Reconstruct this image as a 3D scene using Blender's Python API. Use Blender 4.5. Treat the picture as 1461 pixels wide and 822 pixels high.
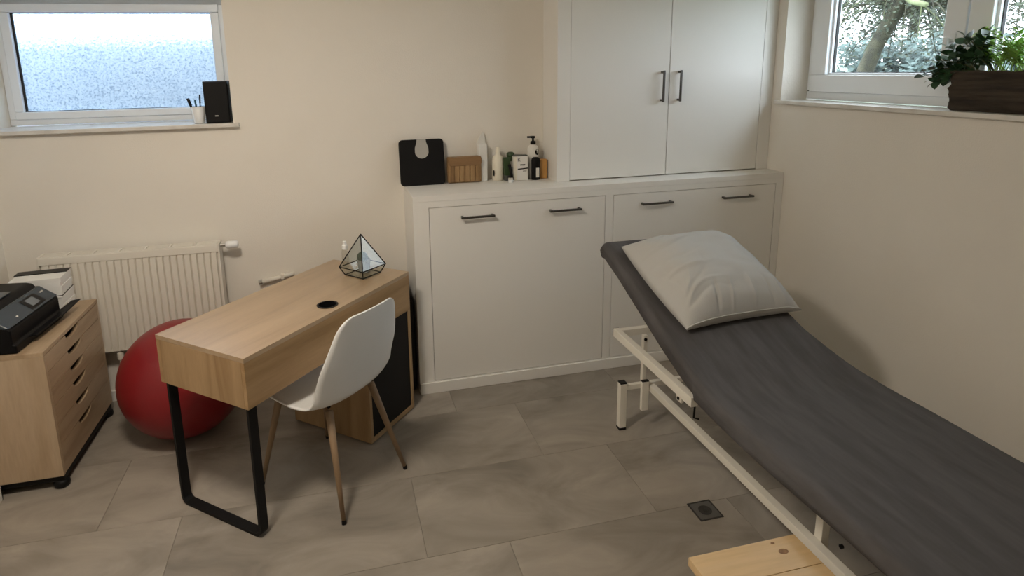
import bpy, bmesh, math, random
from mathutils import Vector, Matrix, noise
sc = bpy.context.scene
for o in list(bpy.data.objects): bpy.data.objects.remove(o)
COL = sc.collection
R = math.radians

# ------------------------------------------------------------------ camera
F, YAW, PITCH, ROLL = 873.888, 0.231, 0.205, -0.02
cd = bpy.data.cameras.new('camera'); cam = bpy.data.objects.new('camera', cd); COL.objects.link(cam)
cd.sensor_fit = 'HORIZONTAL'; cd.sensor_width = 36; cd.lens = F / 1461 * 36
cd.shift_x = 51.33 / 1461; cd.shift_y = -131.833 / 1461
cd.clip_start = .05; cd.clip_end = 200
fw = Vector((math.sin(YAW) * math.cos(PITCH), math.cos(YAW) * math.cos(PITCH), -math.sin(PITCH)))
rt = Vector((math.cos(YAW), -math.sin(YAW), 0)); up = rt.cross(fw)
cr, sr = math.cos(ROLL), math.sin(ROLL)
r2 = cr * rt + sr * up; u2 = -sr * rt + cr * up
m = Matrix((r2, u2, -fw)).transposed().to_4x4(); m.translation = (0, 0, 1.736)
cam.matrix_world = m
sc.camera = cam

# ------------------------------------------------------------------ world, light, exposure
w = bpy.data.worlds.new('overcast_sky'); sc.world = w; w.use_nodes = True
bg = w.node_tree.nodes['Background']; bg.inputs[0].default_value = (.80, .91, 1.0, 1); bg.inputs[1].default_value = 3.6
LAMP_POWER = 112
sc.view_settings.view_transform = 'Standard'; sc.view_settings.look = 'None'
sc.view_settings.gamma = 1; sc.view_settings.use_curve_mapping = False
sc.view_settings.exposure = 1.15
sc.cycles.use_denoising = True
sc.cycles.max_bounces = 10; sc.cycles.diffuse_bounces = 5; sc.cycles.transparent_max_bounces = 16
sc.cycles.sample_clamp_indirect = 6

# ------------------------------------------------------------------ materials
def mat(name, c, rough=.5, metal=0, c2=None, nscale=8, stretch=(1, 1, 1), bump=0, bscale=60, spec=.5, detail=4, lo=.35, hi=.65):
    m = bpy.data.materials.new(name); m.use_nodes = True; nt = m.node_tree; N = nt.nodes; L = nt.links
    b = N['Principled BSDF']; b.inputs['Base Color'].default_value = (*c, 1); b.inputs['Roughness'].default_value = rough
    b.inputs['Metallic'].default_value = metal; b.inputs['Specular IOR Level'].default_value = spec
    if c2 or bump:
        tc = N.new('ShaderNodeTexCoord'); mp = N.new('ShaderNodeMapping'); L.new(tc.outputs['Object'], mp.inputs[0]); mp.inputs['Scale'].default_value = stretch
    if c2:
        n = N.new('ShaderNodeTexNoise'); n.inputs['Scale'].default_value = nscale; n.inputs['Detail'].default_value = detail; L.new(mp.outputs[0], n.inputs[0])
        r = N.new('ShaderNodeValToRGB'); r.color_ramp.elements[0].position = lo; r.color_ramp.elements[1].position = hi
        r.color_ramp.elements[0].color = (*c, 1); r.color_ramp.elements[1].color = (*c2, 1)
        L.new(n.outputs[0], r.inputs[0]); L.new(r.outputs[0], b.inputs['Base Color'])
    if bump:
        n = N.new('ShaderNodeTexNoise'); n.inputs['Scale'].default_value = bscale; n.inputs['Detail'].default_value = 5; L.new(mp.outputs[0], n.inputs[0])
        bp = N.new('ShaderNodeBump'); bp.inputs['Strength'].default_value = bump; bp.inputs['Distance'].default_value = .01
        L.new(n.outputs[0], bp.inputs['Height']); L.new(bp.outputs[0], b.inputs['Normal'])
    return m
def wood(name, c, c2, dark, axis, rough=.42, scale=5.0, spec=.4, coat=0):
    """long grain along one axis: broad figure plus fine pores"""
    m = bpy.data.materials.new(name); m.use_nodes = True; nt = m.node_tree; N = nt.nodes; L = nt.links
    b = N['Principled BSDF']; b.inputs['Roughness'].default_value = rough; b.inputs['Specular IOR Level'].default_value = spec
    if coat: b.inputs['Coat Weight'].default_value = coat; b.inputs['Coat Roughness'].default_value = .36; b.inputs['Coat IOR'].default_value = 1.9
    tc = N.new('ShaderNodeTexCoord'); mp = N.new('ShaderNodeMapping'); L.new(tc.outputs['Object'], mp.inputs[0])
    s = [1, 1, 1]; s[axis] = .11; mp.inputs['Scale'].default_value = s
    n = N.new('ShaderNodeTexNoise'); n.inputs['Scale'].default_value = scale * 2.2; n.inputs['Detail'].default_value = 5; n.inputs['Distortion'].default_value = .6; L.new(mp.outputs[0], n.inputs[0])
    r = N.new('ShaderNodeValToRGB'); e = r.color_ramp.elements
    e[0].position = .32; e[0].color = (*dark, 1); e[1].position = .68; e[1].color = (*c2, 1); k = e.new(.47); k.color = (*c, 1)
    L.new(n.outputs[0], r.inputs[0])
    n2 = N.new('ShaderNodeTexNoise'); n2.inputs['Scale'].default_value = scale * 26; n2.inputs['Detail'].default_value = 2; L.new(mp.outputs[0], n2.inputs[0])
    mx = N.new('ShaderNodeMixRGB'); mx.blend_type = 'MULTIPLY'; mx.inputs[0].default_value = .22
    L.new(r.outputs[0], mx.inputs[1]); L.new(n2.outputs[0], mx.inputs[2]); L.new(mx.outputs[0], b.inputs['Base Color'])
    bp = N.new('ShaderNodeBump'); bp.inputs['Strength'].default_value = .05; L.new(n2.outputs[0], bp.inputs['Height']); L.new(bp.outputs[0], b.inputs['Normal'])
    return m
def thin_glass(name, tint=(1, 1, 1), refl=1.0):
    m = bpy.data.materials.new(name); m.use_nodes = True; nt = m.node_tree; N = nt.nodes; L = nt.links
    N.remove(N['Principled BSDF']); out = N['Material Output']
    t = N.new('ShaderNodeBsdfTransparent'); t.inputs[0].default_value = (*tint, 1)
    g = N.new('ShaderNodeBsdfGlossy'); g.inputs['Roughness'].default_value = .02
    fr = N.new('ShaderNodeLayerWeight'); fr.inputs[0].default_value = .5
    pw = N.new('ShaderNodeMath'); pw.operation = 'POWER'; pw.inputs[1].default_value = 5; L.new(fr.outputs['Facing'], pw.inputs[0])
    mu = N.new('ShaderNodeMath'); mu.operation = 'MULTIPLY_ADD'; mu.inputs[1].default_value = .6 * refl; mu.inputs[2].default_value = .035 * refl; mu.use_clamp = True
    mx = N.new('ShaderNodeMixShader'); L.new(pw.outputs[0], mu.inputs[0]); L.new(mu.outputs[0], mx.inputs[0]); L.new(t.outputs[0], mx.inputs[1]); L.new(g.outputs[0], mx.inputs[2]); L.new(mx.outputs[0], out.inputs[0])
    return m
def frosted(name):
    m = bpy.data.materials.new(name); m.use_nodes = True; nt = m.node_tree; N = nt.nodes; L = nt.links
    N.remove(N['Principled BSDF']); out = N['Material Output']
    tc = N.new('ShaderNodeTexCoord')
    n = N.new('ShaderNodeTexVoronoi'); n.inputs['Scale'].default_value = 75; L.new(tc.outputs['Object'], n.inputs[0])
    n3 = N.new('ShaderNodeTexNoise'); n3.inputs['Scale'].default_value = 95; n3.inputs['Detail'].default_value = 3; L.new(tc.outputs['Object'], n3.inputs[0])
    r = N.new('ShaderNodeValToRGB'); e = r.color_ramp.elements; e[0].position = .30; e[0].color = (.40, .49, .59, 1); e[1].position = .52; e[1].color = (.76, .83, .90, 1); L.new(n3.outputs[0], r.inputs[0])
    bp = N.new('ShaderNodeBump'); bp.inputs['Strength'].default_value = .5; bp.inputs['Distance'].default_value = .004; L.new(n.outputs['Distance'], bp.inputs['Height'])
    tr = N.new('ShaderNodeBsdfTranslucent'); L.new(r.outputs[0], tr.inputs[0])
    rf = N.new('ShaderNodeBsdfRefraction'); rf.inputs['IOR'].default_value = 1.25; rf.inputs['Roughness'].default_value = .46; L.new(r.outputs[0], rf.inputs[0]); L.new(bp.outputs[0], rf.inputs['Normal'])
    mx = N.new('ShaderNodeMixShader'); mx.inputs[0].default_value = .76; L.new(tr.outputs[0], mx.inputs[1]); L.new(rf.outputs[0], mx.inputs[2])
    g = N.new('ShaderNodeBsdfGlossy'); g.inputs['Roughness'].default_value = .25
    m2 = N.new('ShaderNodeMixShader'); m2.inputs[0].default_value = .04; L.new(mx.outputs[0], m2.inputs[1]); L.new(g.outputs[0], m2.inputs[2]); L.new(m2.outputs[0], out.inputs[0])
    return m
def tile_mat(name):
    m = bpy.data.materials.new(name); m.use_nodes = True; nt = m.node_tree; N = nt.nodes; L = nt.links
    b = N['Principled BSDF']; b.inputs['Roughness'].default_value = .42; b.inputs['Specular IOR Level'].default_value = .4
    g = N.new('ShaderNodeNewGeometry'); oi = N.new('ShaderNodeObjectInfo')
    mp = N.new('ShaderNodeMapping'); mp.inputs['Scale'].default_value = (.7, 1.25, 1); L.new(g.outputs['Position'], mp.inputs[0])
    mu = N.new('ShaderNodeVectorMath'); mu.operation = 'SCALE'; mu.inputs[0].default_value = (13, 7, 5); L.new(oi.outputs['Random'], mu.inputs['Scale']); L.new(mu.outputs[0], mp.inputs['Location'])
    n = N.new('ShaderNodeTexNoise'); n.inputs['Scale'].default_value = 3.2; n.inputs['Detail'].default_value = 7; n.inputs['Roughness'].default_value = .58; n.inputs['Distortion'].default_value = 1.1; L.new(mp.outputs[0], n.inputs[0])
    r = N.new('ShaderNodeValToRGB'); e = r.color_ramp.elements; e[0].position = .28; e[0].color = (.185, .164, .138, 1); e[1].position = .72; e[1].color = (.365, .325, .278, 1); L.new(n.outputs[0], r.inputs[0])
    hs = N.new('ShaderNodeHueSaturation'); mr = N.new('ShaderNodeMapRange'); mr.inputs['To Min'].default_value = .95; mr.inputs['To Max'].default_value = 1.05; L.new(oi.outputs['Random'], mr.inputs[0]); L.new(mr.outputs[0], hs.inputs['Value']); L.new(r.outputs[0], hs.inputs['Color']); L.new(hs.outputs[0], b.inputs['Base Color'])
    bp = N.new('ShaderNodeBump'); bp.inputs['Strength'].default_value = .06; L.new(n.outputs[0], bp.inputs['Height']); L.new(bp.outputs[0], b.inputs['Normal'])
    return m
M = {}
M['wall'] = mat('wall_plaster', (.78, .745, .68), .85, c2=(.80, .765, .70), nscale=3, bump=.12, bscale=160)
M['ceil'] = mat('ceiling_paint', (.80, .77, .72), .9)
M['white'] = mat('cabinet_lacquer', (.79, .78, .745), .45, bump=.02, bscale=40)
M['upvc'] = mat('window_plastic', (.84, .88, .92), .3)
M['seal'] = mat('rubber_seal', (.012, .012, .013), .6)
M['sill'] = mat('sill_marble', (.70, .68, .64), .3, c2=(.56, .53, .49), nscale=9, lo=.45, hi=.75)
M['tile'] = tile_mat('floor_vinyl')
M['grout'] = mat('floor_joint', (.225, .20, .172), .9)
M['radiator'] = mat('radiator_enamel', (.74, .71, .64), .35)
M['chrome'] = mat('chrome', (.75, .75, .74), .2, 1)
M['darkmetal'] = mat('dark_nickel', (.10, .095, .09), .35, .8)
M['black'] = mat('black_metal', (.006, .006, .0065), .5, spec=.2)
M['blackplastic'] = mat('black_plastic', (.005, .005, .006), .4, spec=.25)
M['oak'] = wood('oak_veneer_long', (.40, .265, .14), (.47, .325, .185), (.31, .195, .095), 0, .40, 5, .6, 1.0)
M['oak_side'] = wood('oak_veneer_side', (.40, .255, .125), (.47, .31, .165), (.31, .19, .085), 0, .4)
M['oak_end'] = wood('oak_veneer_end', (.39, .255, .13), (.45, .30, .16), (.31, .19, .09), 2, .42, 7)
M['beech_v'] = wood('beech_upright', (.50, .375, .25), (.55, .42, .29), (.44, .32, .205), 2, .4)
M['beech_h'] = wood('beech_long', (.46, .335, .215), (.52, .39, .26), (.37, .26, .16), 1, .4)
M['pine'] = wood('pine_board', (.66, .46, .24), (.72, .53, .31), (.50, .30, .13), 1, .4, 3)
M['legwood'] = wood('leg_wood', (.27, .18, .105), (.31, .21, .125), (.22, .145, .08), 2, .45)
M['bamboo'] = wood('bamboo', (.30, .18, .08), (.38, .24, .115), (.17, .095, .04), 2, .45, 12)
M['bamboo_dark'] = wood('bamboo_dark', (.24, .135, .06), (.29, .17, .08), (.17, .09, .035), 0, .45, 12)
M['shell'] = mat('white_polypropylene', (.74, .75, .75), .38)
M['red'] = mat('red_vinyl', (.20, .006, .010), .36, c2=(.23, .008, .012), nscale=3)
M['frame'] = mat('white_powder_coat', (.80, .77, .69), .4)
M['sheet'] = mat('grey_jersey', (.076, .072, .073), .8, c2=(.100, .096, .099), nscale=5, stretch=(6, 1, 1), bump=.12, bscale=240, spec=.25)
M['pad'] = mat('couch_vinyl', (.03, .03, .032), .6)
M['pillow'] = mat('pillow_cotton', (.50, .50, .485), .9, bump=.1, bscale=300, spec=.2)
M['glass'] = thin_glass('clear_glass')
M['tglass'] = thin_glass('terrarium_glass', (.95, .97, .97), .7)
M['frost'] = frosted('frosted_glass')
M['printer'] = mat('printer_black', (.003, .003, .004), .4, spec=.15)
M['printer_sky_tint'] = mat('printer_sky_tinted_black', (.03, .045, .062), .22)  # black plastic with the sky's reflection put into its colour as blue-grey
M['screen'] = mat('lcd_grey', (.16, .18, .20), .2)
M['paper'] = mat('paper_white', (.80, .80, .78), .8)
M['cream'] = mat('cream_plastic', (.78, .74, .62), .4)
M['green'] = mat('bottle_green', (.035, .065, .025), .35)
M['darkgrey'] = mat('dark_grey_plastic', (.06, .065, .06), .4)
M['silver'] = mat('silver_display', (.50, .49, .46), .35, .3)
M['orange'] = mat('amber_card', (.50, .26, .075), .5)
M['label'] = mat('label_white', (.74, .73, .69), .6)
M['ink'] = mat('ink_black', (.006, .006, .006), .6, spec=.2)
M['ceramic'] = mat('ceramic_white', (.80, .82, .83), .25)
M['concrete'] = mat('grey_pot', (.24, .24, .225), .8, c2=(.30, .30, .28), nscale=40)
M['cactus'] = mat('cactus_green', (.06, .08, .055), .7)
M['bark'] = mat('rough_bark', (.016, .012, .009), .9, c2=(.080, .060, .043), nscale=9, stretch=(1, .35, 3.2), bump=1.0, bscale=26, lo=.3, hi=.75)
M['soil'] = mat('soil', (.03, .02, .014), .95)
M['leaf'] = mat('jade_leaf', (.018, .055, .022), .35, c2=(.03, .085, .03), nscale=20)
M['leaf2'] = mat('light_leaf', (.20, .36, .06), .5, c2=(.30, .48, .11), nscale=14)
M['stem'] = mat('plant_stem', (.07, .08, .03), .7)
M['bag'] = mat('black_nylon', (.008, .008, .009), .7, bump=.2, bscale=90)
M['drain'] = mat('drain_steel', (.16, .155, .145), .5, .6)
M['drain2'] = mat('drain_dark', (.05, .048, .045), .6, .4)
M['lawn'] = mat('lawn', (.07, .11, .07), .95, c2=(.12, .16, .11), nscale=2, bump=.4, bscale=30)
M['trunk'] = mat('tree_bark', (.030, .028, .020), .9, c2=(.075, .07, .042), nscale=9, bump=.4, bscale=20)
M['trunk2'] = mat('mossy_bark', (.14, .16, .075), .9, c2=(.20, .22, .12), nscale=9, bump=.3, bscale=20)
M['fol'] = mat('tree_leaf', (.018, .030, .015), .6, c2=(.050, .066, .034), nscale=1.6)
M['fol2'] = mat('bush_leaf', (.045, .075, .068), .7, c2=(.10, .145, .135), nscale=1.6)
M['added_well'] = mat('added_well_render', (.27, .28, .30), .9, c2=(.22, .23, .25), nscale=4)
M['diffuser'] = mat('lamp_opal', (.9, .88, .84), .4)

# ------------------------------------------------------------------ mesh helpers
class MB:
    def __init__(s): s.bm = bmesh.new()
    def box(s, x0, y0, z0, x1, y1, z1):
        vs = [s.bm.verts.new(p) for p in ((x0, y0, z0), (x1, y0, z0), (x1, y1, z0), (x0, y1, z0), (x0, y0, z1), (x1, y0, z1), (x1, y1, z1), (x0, y1, z1))]
        for f in ((3, 2, 1, 0), (4, 5, 6, 7), (0, 1, 5, 4), (1, 2, 6, 5), (2, 3, 7, 6), (3, 0, 4, 7)): s.bm.faces.new([vs[i] for i in f])
        return s
    def hexa(s, b, t):
        vs = [s.bm.verts.new(p) for p in list(b) + list(t)]; n = len(b)
        s.bm.faces.new(vs[:n][::-1]); s.bm.faces.new(vs[n:])
        for i in range(n): s.bm.faces.new((vs[i], vs[(i + 1) % n], vs[n + (i + 1) % n], vs[n + i]))
        return s
    def prism(s, poly, axis, a, b):
        """poly in the other two axes (kept in x,y,z order), extruded along axis from a to b"""
        def P(p, q):
            l = list(p); l.insert(axis, q); return l
        if axis == 1: poly = poly[::-1]
        return s.hexa([P(p, a) for p in poly], [P(p, b) for p in poly])
    def tube(s, pts, r, seg=10, square=False, caps=True):
        pts = [Vector(p) for p in pts]; n = len(pts); rr = r if isinstance(r, (list, tuple)) else [r] * n
        if square: seg = 4
        rings = []; ref = None
        for i, p in enumerate(pts):
            d = (pts[min(i + 1, n - 1)] - pts[max(i - 1, 0)]).normalized()
            if ref is None:
                ref = Vector((0, 0, 1)) if abs(d.z) < .9 else Vector((1, 0, 0))
            a = (ref - d * ref.dot(d)).normalized(); ref = a; b = d.cross(a)
            k = 1
            if 0 < i < n - 1:
                c = (pts[i + 1] - p).normalized().dot((p - pts[i - 1]).normalized()); k = 1 / math.sqrt(max(.3, (1 + c) / 2)) if square else 1
            ring = []
            for j in range(seg):
                t = 2 * math.pi * (j + (.5 if square else 0)) / seg; q = rr[i] * (math.sqrt(2) if square else 1) * k
                ring.append(s.bm.verts.new(p + a * math.cos(t) * q + b * math.sin(t) * q))
            rings.append(ring)
        for A, B in zip(rings, rings[1:]):
            for j in range(seg): s.bm.faces.new((A[j], A[(j + 1) % seg], B[(j + 1) % seg], B[j]))
        if caps: s.bm.faces.new(rings[0][::-1]); s.bm.faces.new(rings[-1])
        return s
    def lathe(s, prof, c=(0, 0, 0), seg=28, sx=1, sy=1, caps=True):
        rings = []
        for r, z in prof:
            rings.append([s.bm.verts.new((c[0] + sx * r * math.cos(2 * math.pi * j / seg), c[1] + sy * r * math.sin(2 * math.pi * j / seg), c[2] + z)) for j in range(seg)])
        for A, B in zip(rings, rings[1:]):
            for j in range(seg): s.bm.faces.new((A[j], A[(j + 1) % seg], B[(j + 1) % seg], B[j]))
        if caps: s.bm.faces.new(rings[0][::-1]); s.bm.faces.new(rings[-1])
        return s
    def grid(s, P, nu, nv, closed=False):
        vs = [[s.bm.verts.new(P(i / nu, j / nv)) for j in range(nv + 1)] for i in range(nu + 1)]
        for i in range(nu):
            for j in range(nv): s.bm.faces.new((vs[i][j], vs[i + 1][j], vs[i + 1][j + 1], vs[i][j + 1]))
        return vs
    def build(s, name, material, parent=None, world=True, smooth=False, bevel=0, seg=2, base=None, solid=0, sub=0):
        """one mesh object. With a parent, world=True means the shape was given in world coordinates. Without one, base is its origin."""
        root = parent
        while root is not None and root.parent is not None: root = root.parent
        if root is not None:
            if world: s.bm.transform(root.matrix_basis.inverted())
        elif base is not None: s.bm.transform(Matrix.Translation(-Vector(base)))
        bmesh.ops.recalc_face_normals(s.bm, faces=s.bm.faces)
        me = bpy.data.meshes.new(name); s.bm.to_mesh(me); s.bm.free()
        me.materials.append(M[material])
        for p in me.polygons: p.use_smooth = smooth
        o = bpy.data.objects.new(name, me); COL.objects.link(o)
        if parent is not None: o.parent = parent
        elif base is not None: o.location = base
        if solid:
            md = o.modifiers.new('thickness', 'SOLIDIFY'); md.thickness = solid; md.offset = 0
        if sub:
            md = o.modifiers.new('smooth', 'SUBSURF'); md.levels = sub; md.render_levels = sub
        if bevel:
            md = o.modifiers.new('bevel', 'BEVEL'); md.width = bevel; md.segments = seg; md.limit_method = 'ANGLE'; md.angle_limit = R(40)
            for p in me.polygons: p.use_smooth = True
            md2 = o.modifiers.new('normals', 'WEIGHTED_NORMAL'); md2.keep_sharp = True
        return o
def tag(o, label=None, cat=None, group=None, kind=None):
    if label: o['label'] = label
    if cat: o['category'] = cat
    if group: o['group'] = group
    if kind: o['kind'] = kind
    return o
def thing(name, label, cat, loc, rz=0, group=None, rx=0):
    o = bpy.data.objects.new(name, None); COL.objects.link(o); o.empty_display_size = .05
    o.matrix_basis = Matrix.Translation(loc) @ Matrix.Rotation(rz, 4, 'Z') @ Matrix.Rotation(rx, 4, 'X')
    return tag(o, label, cat, group)
def setting(name, loc, label=None):
    o = bpy.data.objects.new(name, None); COL.objects.link(o); o.location = loc; o.empty_display_size = .05
    o.matrix_basis = Matrix.Translation(loc)
    return tag(o, label, None, None, 'structure')
def link_copy(src, name, parent, loc, rot=(0, 0, 0), scale=(1, 1, 1)):
    o = src.copy(); o.name = name; COL.objects.link(o); o.parent = parent; o.location = loc; o.rotation_euler = rot; o.scale = scale
    return o

# ------------------------------------------------------------------ the room
D, XR, XL, XS, YF, ZC = 3.43, 2.59, -1.635, -1.452, -1.7, 2.5
T = .36
FT = .006
# floor: slab plus single vinyl tiles
b = MB(); b.box(XL - .2, YF, -.10, XR + .1, D, -.0035)
floor = tag(b.build('floor', 'grout', None, base=(0, 0, 0)), 'greige stone-look vinyl tile floor', None, None, 'structure')
tl, tw, gap = .92, .46, .0011
rows = range(-8, 4); src = None
for k in rows:
    y0 = 1.905 + k * tw; y1 = y0 + tw
    ya, yb = max(y0, YF), min(y1, D)
    if yb - ya < .02: continue
    off = .24 + (-k) * .31
    for i in range(-6, 7):
        x0 = off + i * tl; x1 = x0 + tl
        xa, xb = max(x0, XL), min(x1, XR)
        if xb - xa < .02: continue
        if yb < 2.6 and xb < XS: continue
        full = abs((xb - xa) - tl) < 1e-6 and abs((yb - ya) - tw) < 1e-6
        if full and src is not None:
            link_copy(src, 'tile', floor, ((xa + xb) / 2, (ya + yb) / 2, 0)); continue
        hx, hy = (xb - xa) / 2 - gap / 2, (yb - ya) / 2 - gap / 2
        t = MB().box(-hx, -hy, -.0034, hx, hy, 0).build('tile', 'tile', floor, world=False, bevel=.0007, seg=1)
        t.location = ((xa + xb) / 2, (ya + yb) / 2, 0)
        if full: src = t
MB().box(XL - T, YF - .1, ZC, XR + T, D + T, ZC + .12).build('ceiling', 'ceil', base=(0, 0, ZC)).__setitem__('kind', 'structure')
# back wall with the opening of the frosted window
NX0, NX1, NZ0, NZ1 = XL, -.492, 1.460, 2.15
b = MB(); b.box(XL - T, D, 0, XR + .245, D + T, NZ0); b.box(XL - T, D, NZ1, XR + .245, D + T, ZC); b.box(NX1, D, NZ0, XR + .245, D + T, NZ1); b.box(XL - T, D, NZ0, NX0, D + T, NZ1)
tag(b.build('wall_back', 'wall', base=(0, D, 0)), 'cream plaster wall with radiator and frosted window', None, None, 'structure')
# right wall with the garden window
YJ, YJ2, JZ0, JZ1 = 3.128, 1.25, 1.495, 2.32
b = MB(); TR = .245; b.box(XR, YF, 0, XR + TR, D, JZ0); b.box(XR, YF, JZ1, XR + TR, D, ZC); b.box(XR, YJ, JZ0, XR + TR, D, JZ1); b.box(XR, YF, JZ0, XR + TR, YJ2, JZ1)
tag(b.build('wall_right', 'wall', base=(XR, 0, 0)), 'cream plaster wall beside the couch', None, None, 'structure')
b = MB(); b.box(XL - T, 2.66, 0, XL, D, ZC); b.box(XL - T, YF, 0, XS, 2.66, ZC)
tag(b.build('wall_left', 'wall', base=(XL, 0, 0)), 'cream plaster wall with a return beside the chest', None, None, 'structure')
tag(MB().box(XL - T, YF - .1, 0, XR + T, YF, ZC).build('wall_front', 'wall', base=(0, YF, 0)), 'cream plaster wall facing the window wall', None, None, 'structure')
b = MB(); b.box(XS, YF, 0, XS + .014, 2.672, .062); b.box(XL + .1, 2.66, 0, XS + .014, 2.672, .062)
tag(b.build('baseboard_left', 'white', base=(XS, 0, 0), bevel=.003), 'low white baseboard on the wall return', None, None, 'structure')
tag(MB().box(XL, D - .014, 0, .384, D, .062).build('baseboard_back', 'white', base=(0, D, 0), bevel=.003), 'low white baseboard under the radiator', None, None, 'structure')
tag(MB().box(XR - .014, YF, 0, XR, 3.035, .062).build('baseboard_right', 'white', base=(XR, 0, 0), bevel=.003), 'low white baseboard behind the couch', None, None, 'structure')

# frosted basement window
WY = 3.72
w1 = setting('window_1', (-1.06, WY, NZ0 + .03), 'frosted white plastic basement window above the radiator')
gx0, gx1, gz0, gz1 = -1.558, -.597, 1.556, 2.062
ox0, ox1, oz0, oz1 = NX0 + .001, NX1 - .001, 1.486, NZ1 - .002
def ring(b, ax, x0, x1, z0, z1, X0, X1, Z0, Z1, d0, d1):
    """rectangular ring: outer X0..Z1, inner x0..z1; ax=1 lies in XZ, ax=0 lies in YZ"""
    for (a0, a1, c0, c1) in ((X0, X1, Z0, z0), (X0, X1, z1, Z1), (X0, x0, z0, z1), (x1, X1, z0, z1)):
        if ax == 1: b.box(a0, d0, c0, a1, d1, c1)
        else: b.box(d0, a0, c0, d1, a1, c1)
    return b
b = MB(); ring(b, 1, gx0 - .042, gx1 + .042, gz0 - .038, gz1 + .042, ox0, ox1, oz0, oz1, WY - .005, WY + .07); b.build('window_frame', 'upvc', w1, bevel=.004)
b = MB(); ring(b, 1, gx0, gx1, gz0, gz1, gx0 - .044, gx1 + .044, gz0 - .040, gz1 + .044, WY - .018, WY + .05); b.build('sash', 'upvc', w1, bevel=.006)
b = MB(); ring(b, 1, gx0 + .010, gx1 - .003, gz0 + .003, gz1 - .005, gx0 - .002, gx1 + .002, gz0 - .002, gz1 + .002, WY + .005, WY + .016); b.build('seal', 'seal', w1)
MB().box(gx0, WY + .012, gz0, gx1, WY + .018, gz1).build('pane', 'frost', w1)
b = MB(); b.box(XL + .001, D - .035, NZ0 + .001, -.462, WY - .006, NZ0 + .022)
b = b.build('window_sill', 'sill', w1, bevel=.003)

# garden window, two leaves
WX = 2.762
w2 = setting('window_2', (WX, 2.2, JZ0 + .02), 'white plastic two leaf window onto the garden')
SZ = 1.518
b = MB()
ring(b, 0, YJ2 + .05, YJ - .028, SZ + .046, JZ1 - .05, YJ2 + .001, YJ - .001, SZ + .001, JZ1 - .001, WX, WX + .07); b.build('window_frame', 'upvc', w2, bevel=.004)
for (a0, a1, g0, g1) in ((2.211, 3.105, 2.312, 2.985), (1.30, 2.203, 1.40, 2.102)):
    b = MB(); ring(b, 0, g0, g1, 1.660, 2.19, a0, a1, 1.564, 2.275, WX - .014, WX + .05); s = b.build('sash', 'upvc', w2, bevel=.005)
    b = MB(); ring(b, 0, g0 + .012, g1 - .012, 1.672, 2.178, g0 - .001, g1 + .001, 1.659, 2.191, WX + .008, WX + .05); b.build('glazing_bead', 'upvc', s, bevel=.003)
    b = MB(); ring(b, 0, g0 + .016, g1 - .016, 1.676, 2.174, g0 + .011, g1 - .011, 1.671, 2.179, WX + .024, WX + .04); b.build('seal', 'seal', s)
    MB().box(WX + .030, g0 + .01, 1.670, WX + .034, g1 - .01, 2.182).build('pane', 'glass', s)
hb = MB().box(WX - .022, 2.246, 1.78, WX - .014, 2.276, 1.85).build('handle_plate', 'upvc', w2, bevel=.003)
b = MB(); b.tube([(WX - .02, 2.261, 1.815), (WX - .05, 2.261, 1.815)], .010); b.box(WX - .062, 2.25, 1.70, WX - .046, 2.272, 1.83); b.build('handle', 'upvc', w2, bevel=.005)
MB().lathe([(.001, -.001), (.006, 0), (.006, .003), (.001, .004)], (WX - .012, 3.098, 1.567), 10).build('hinge_pin', 'black', w2)
MB().box(XR - .028, YJ2 - .04, JZ0 + .001, WX + .0, YJ + .03, SZ).build('window_sill', 'sill', w2, bevel=.003)

# ------------------------------------------------------------------ fitted cabinets
CY, CX0, CH, CY2, UX0 = 3.051, .384, 1.098, 3.201, 1.222
def bow_handle(parent, p0, p1, out, drop=(0, 0, 0)):
    """flat bar on two feet, p0 and p1 lie on the door face"""
    p0, p1, out = Vector(p0), Vector(p1), Vector(out); d = (p1 - p0).normalized()
    b = MB()
    b.tube([p0 + d * .004, p0 + d * .004 + out * .9], .006, square=True); b.tube([p1 - d * .004, p1 - d * .004 + out * .9], .006, square=True)
    b.tube([p0 - d * .006 + out, p1 + d * .006 + out], .0055, square=True)
    return b.build('handle', 'darkmetal', parent, bevel=.0012, seg=1)
low = thing('low_cabinet', 'long white low cabinet with two wide flap doors and dark bow handles', 'cabinet', (1.49, CY + .17, 0))
b = MB(); b.box(CX0, CY + .03, 0, XR - .002, D - .001, CH - .03); b.build('carcass', 'white', low)
b = MB()
b.box(CX0, CY, 0, .465, CY + .03, CH - .03); b.box(1.453, CY, 0, 1.499, CY + .03, CH - .03); b.box(2.541, CY, 0, XR - .002, CY + .03, CH - .03)
b.box(.465, CY, 1.036, 1.453, CY + .03, CH - .03); b.box(1.499, CY, 1.036, 2.541, CY + .03, CH - .03)
b.box(.465, CY, 0, 1.453, CY + .03, .064); b.box(1.499, CY, 0, 2.541, CY + .03, .064)
b.build('face_frame', 'white', low)
MB().box(CX0, CY, CH - .03, XR - .002, D - .001, CH).build('cabinet_top', 'white', low, bevel=.002)
MB().box(CX0 + .0, CY - .014, .0, XR - .016, CY - .0005, .062).build('plinth', 'white', low, bevel=.003)
g = .0028
for (x0, x1, hs) in ((.465, 1.453, ((.636, .806), (1.124, 1.295))), (1.499, 2.541, ((1.669, 1.848), (2.182, 2.368)))):
    d = MB().box(x0 + g, CY + .0005, .064 + g, x1 - g, CY + .022, 1.036 - g).build('flap_door', 'white', low, bevel=.0012, seg=1)
    for h0, h1 in hs: bow_handle(d, (h0, CY, .976), (h1, CY, .976), (0, -.028, .0))
upc = thing('wall_cabinet', 'tall white double door cabinet standing on the low cabinet', 'cabinet', (1.9, CY2 + .1, CH))
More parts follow.
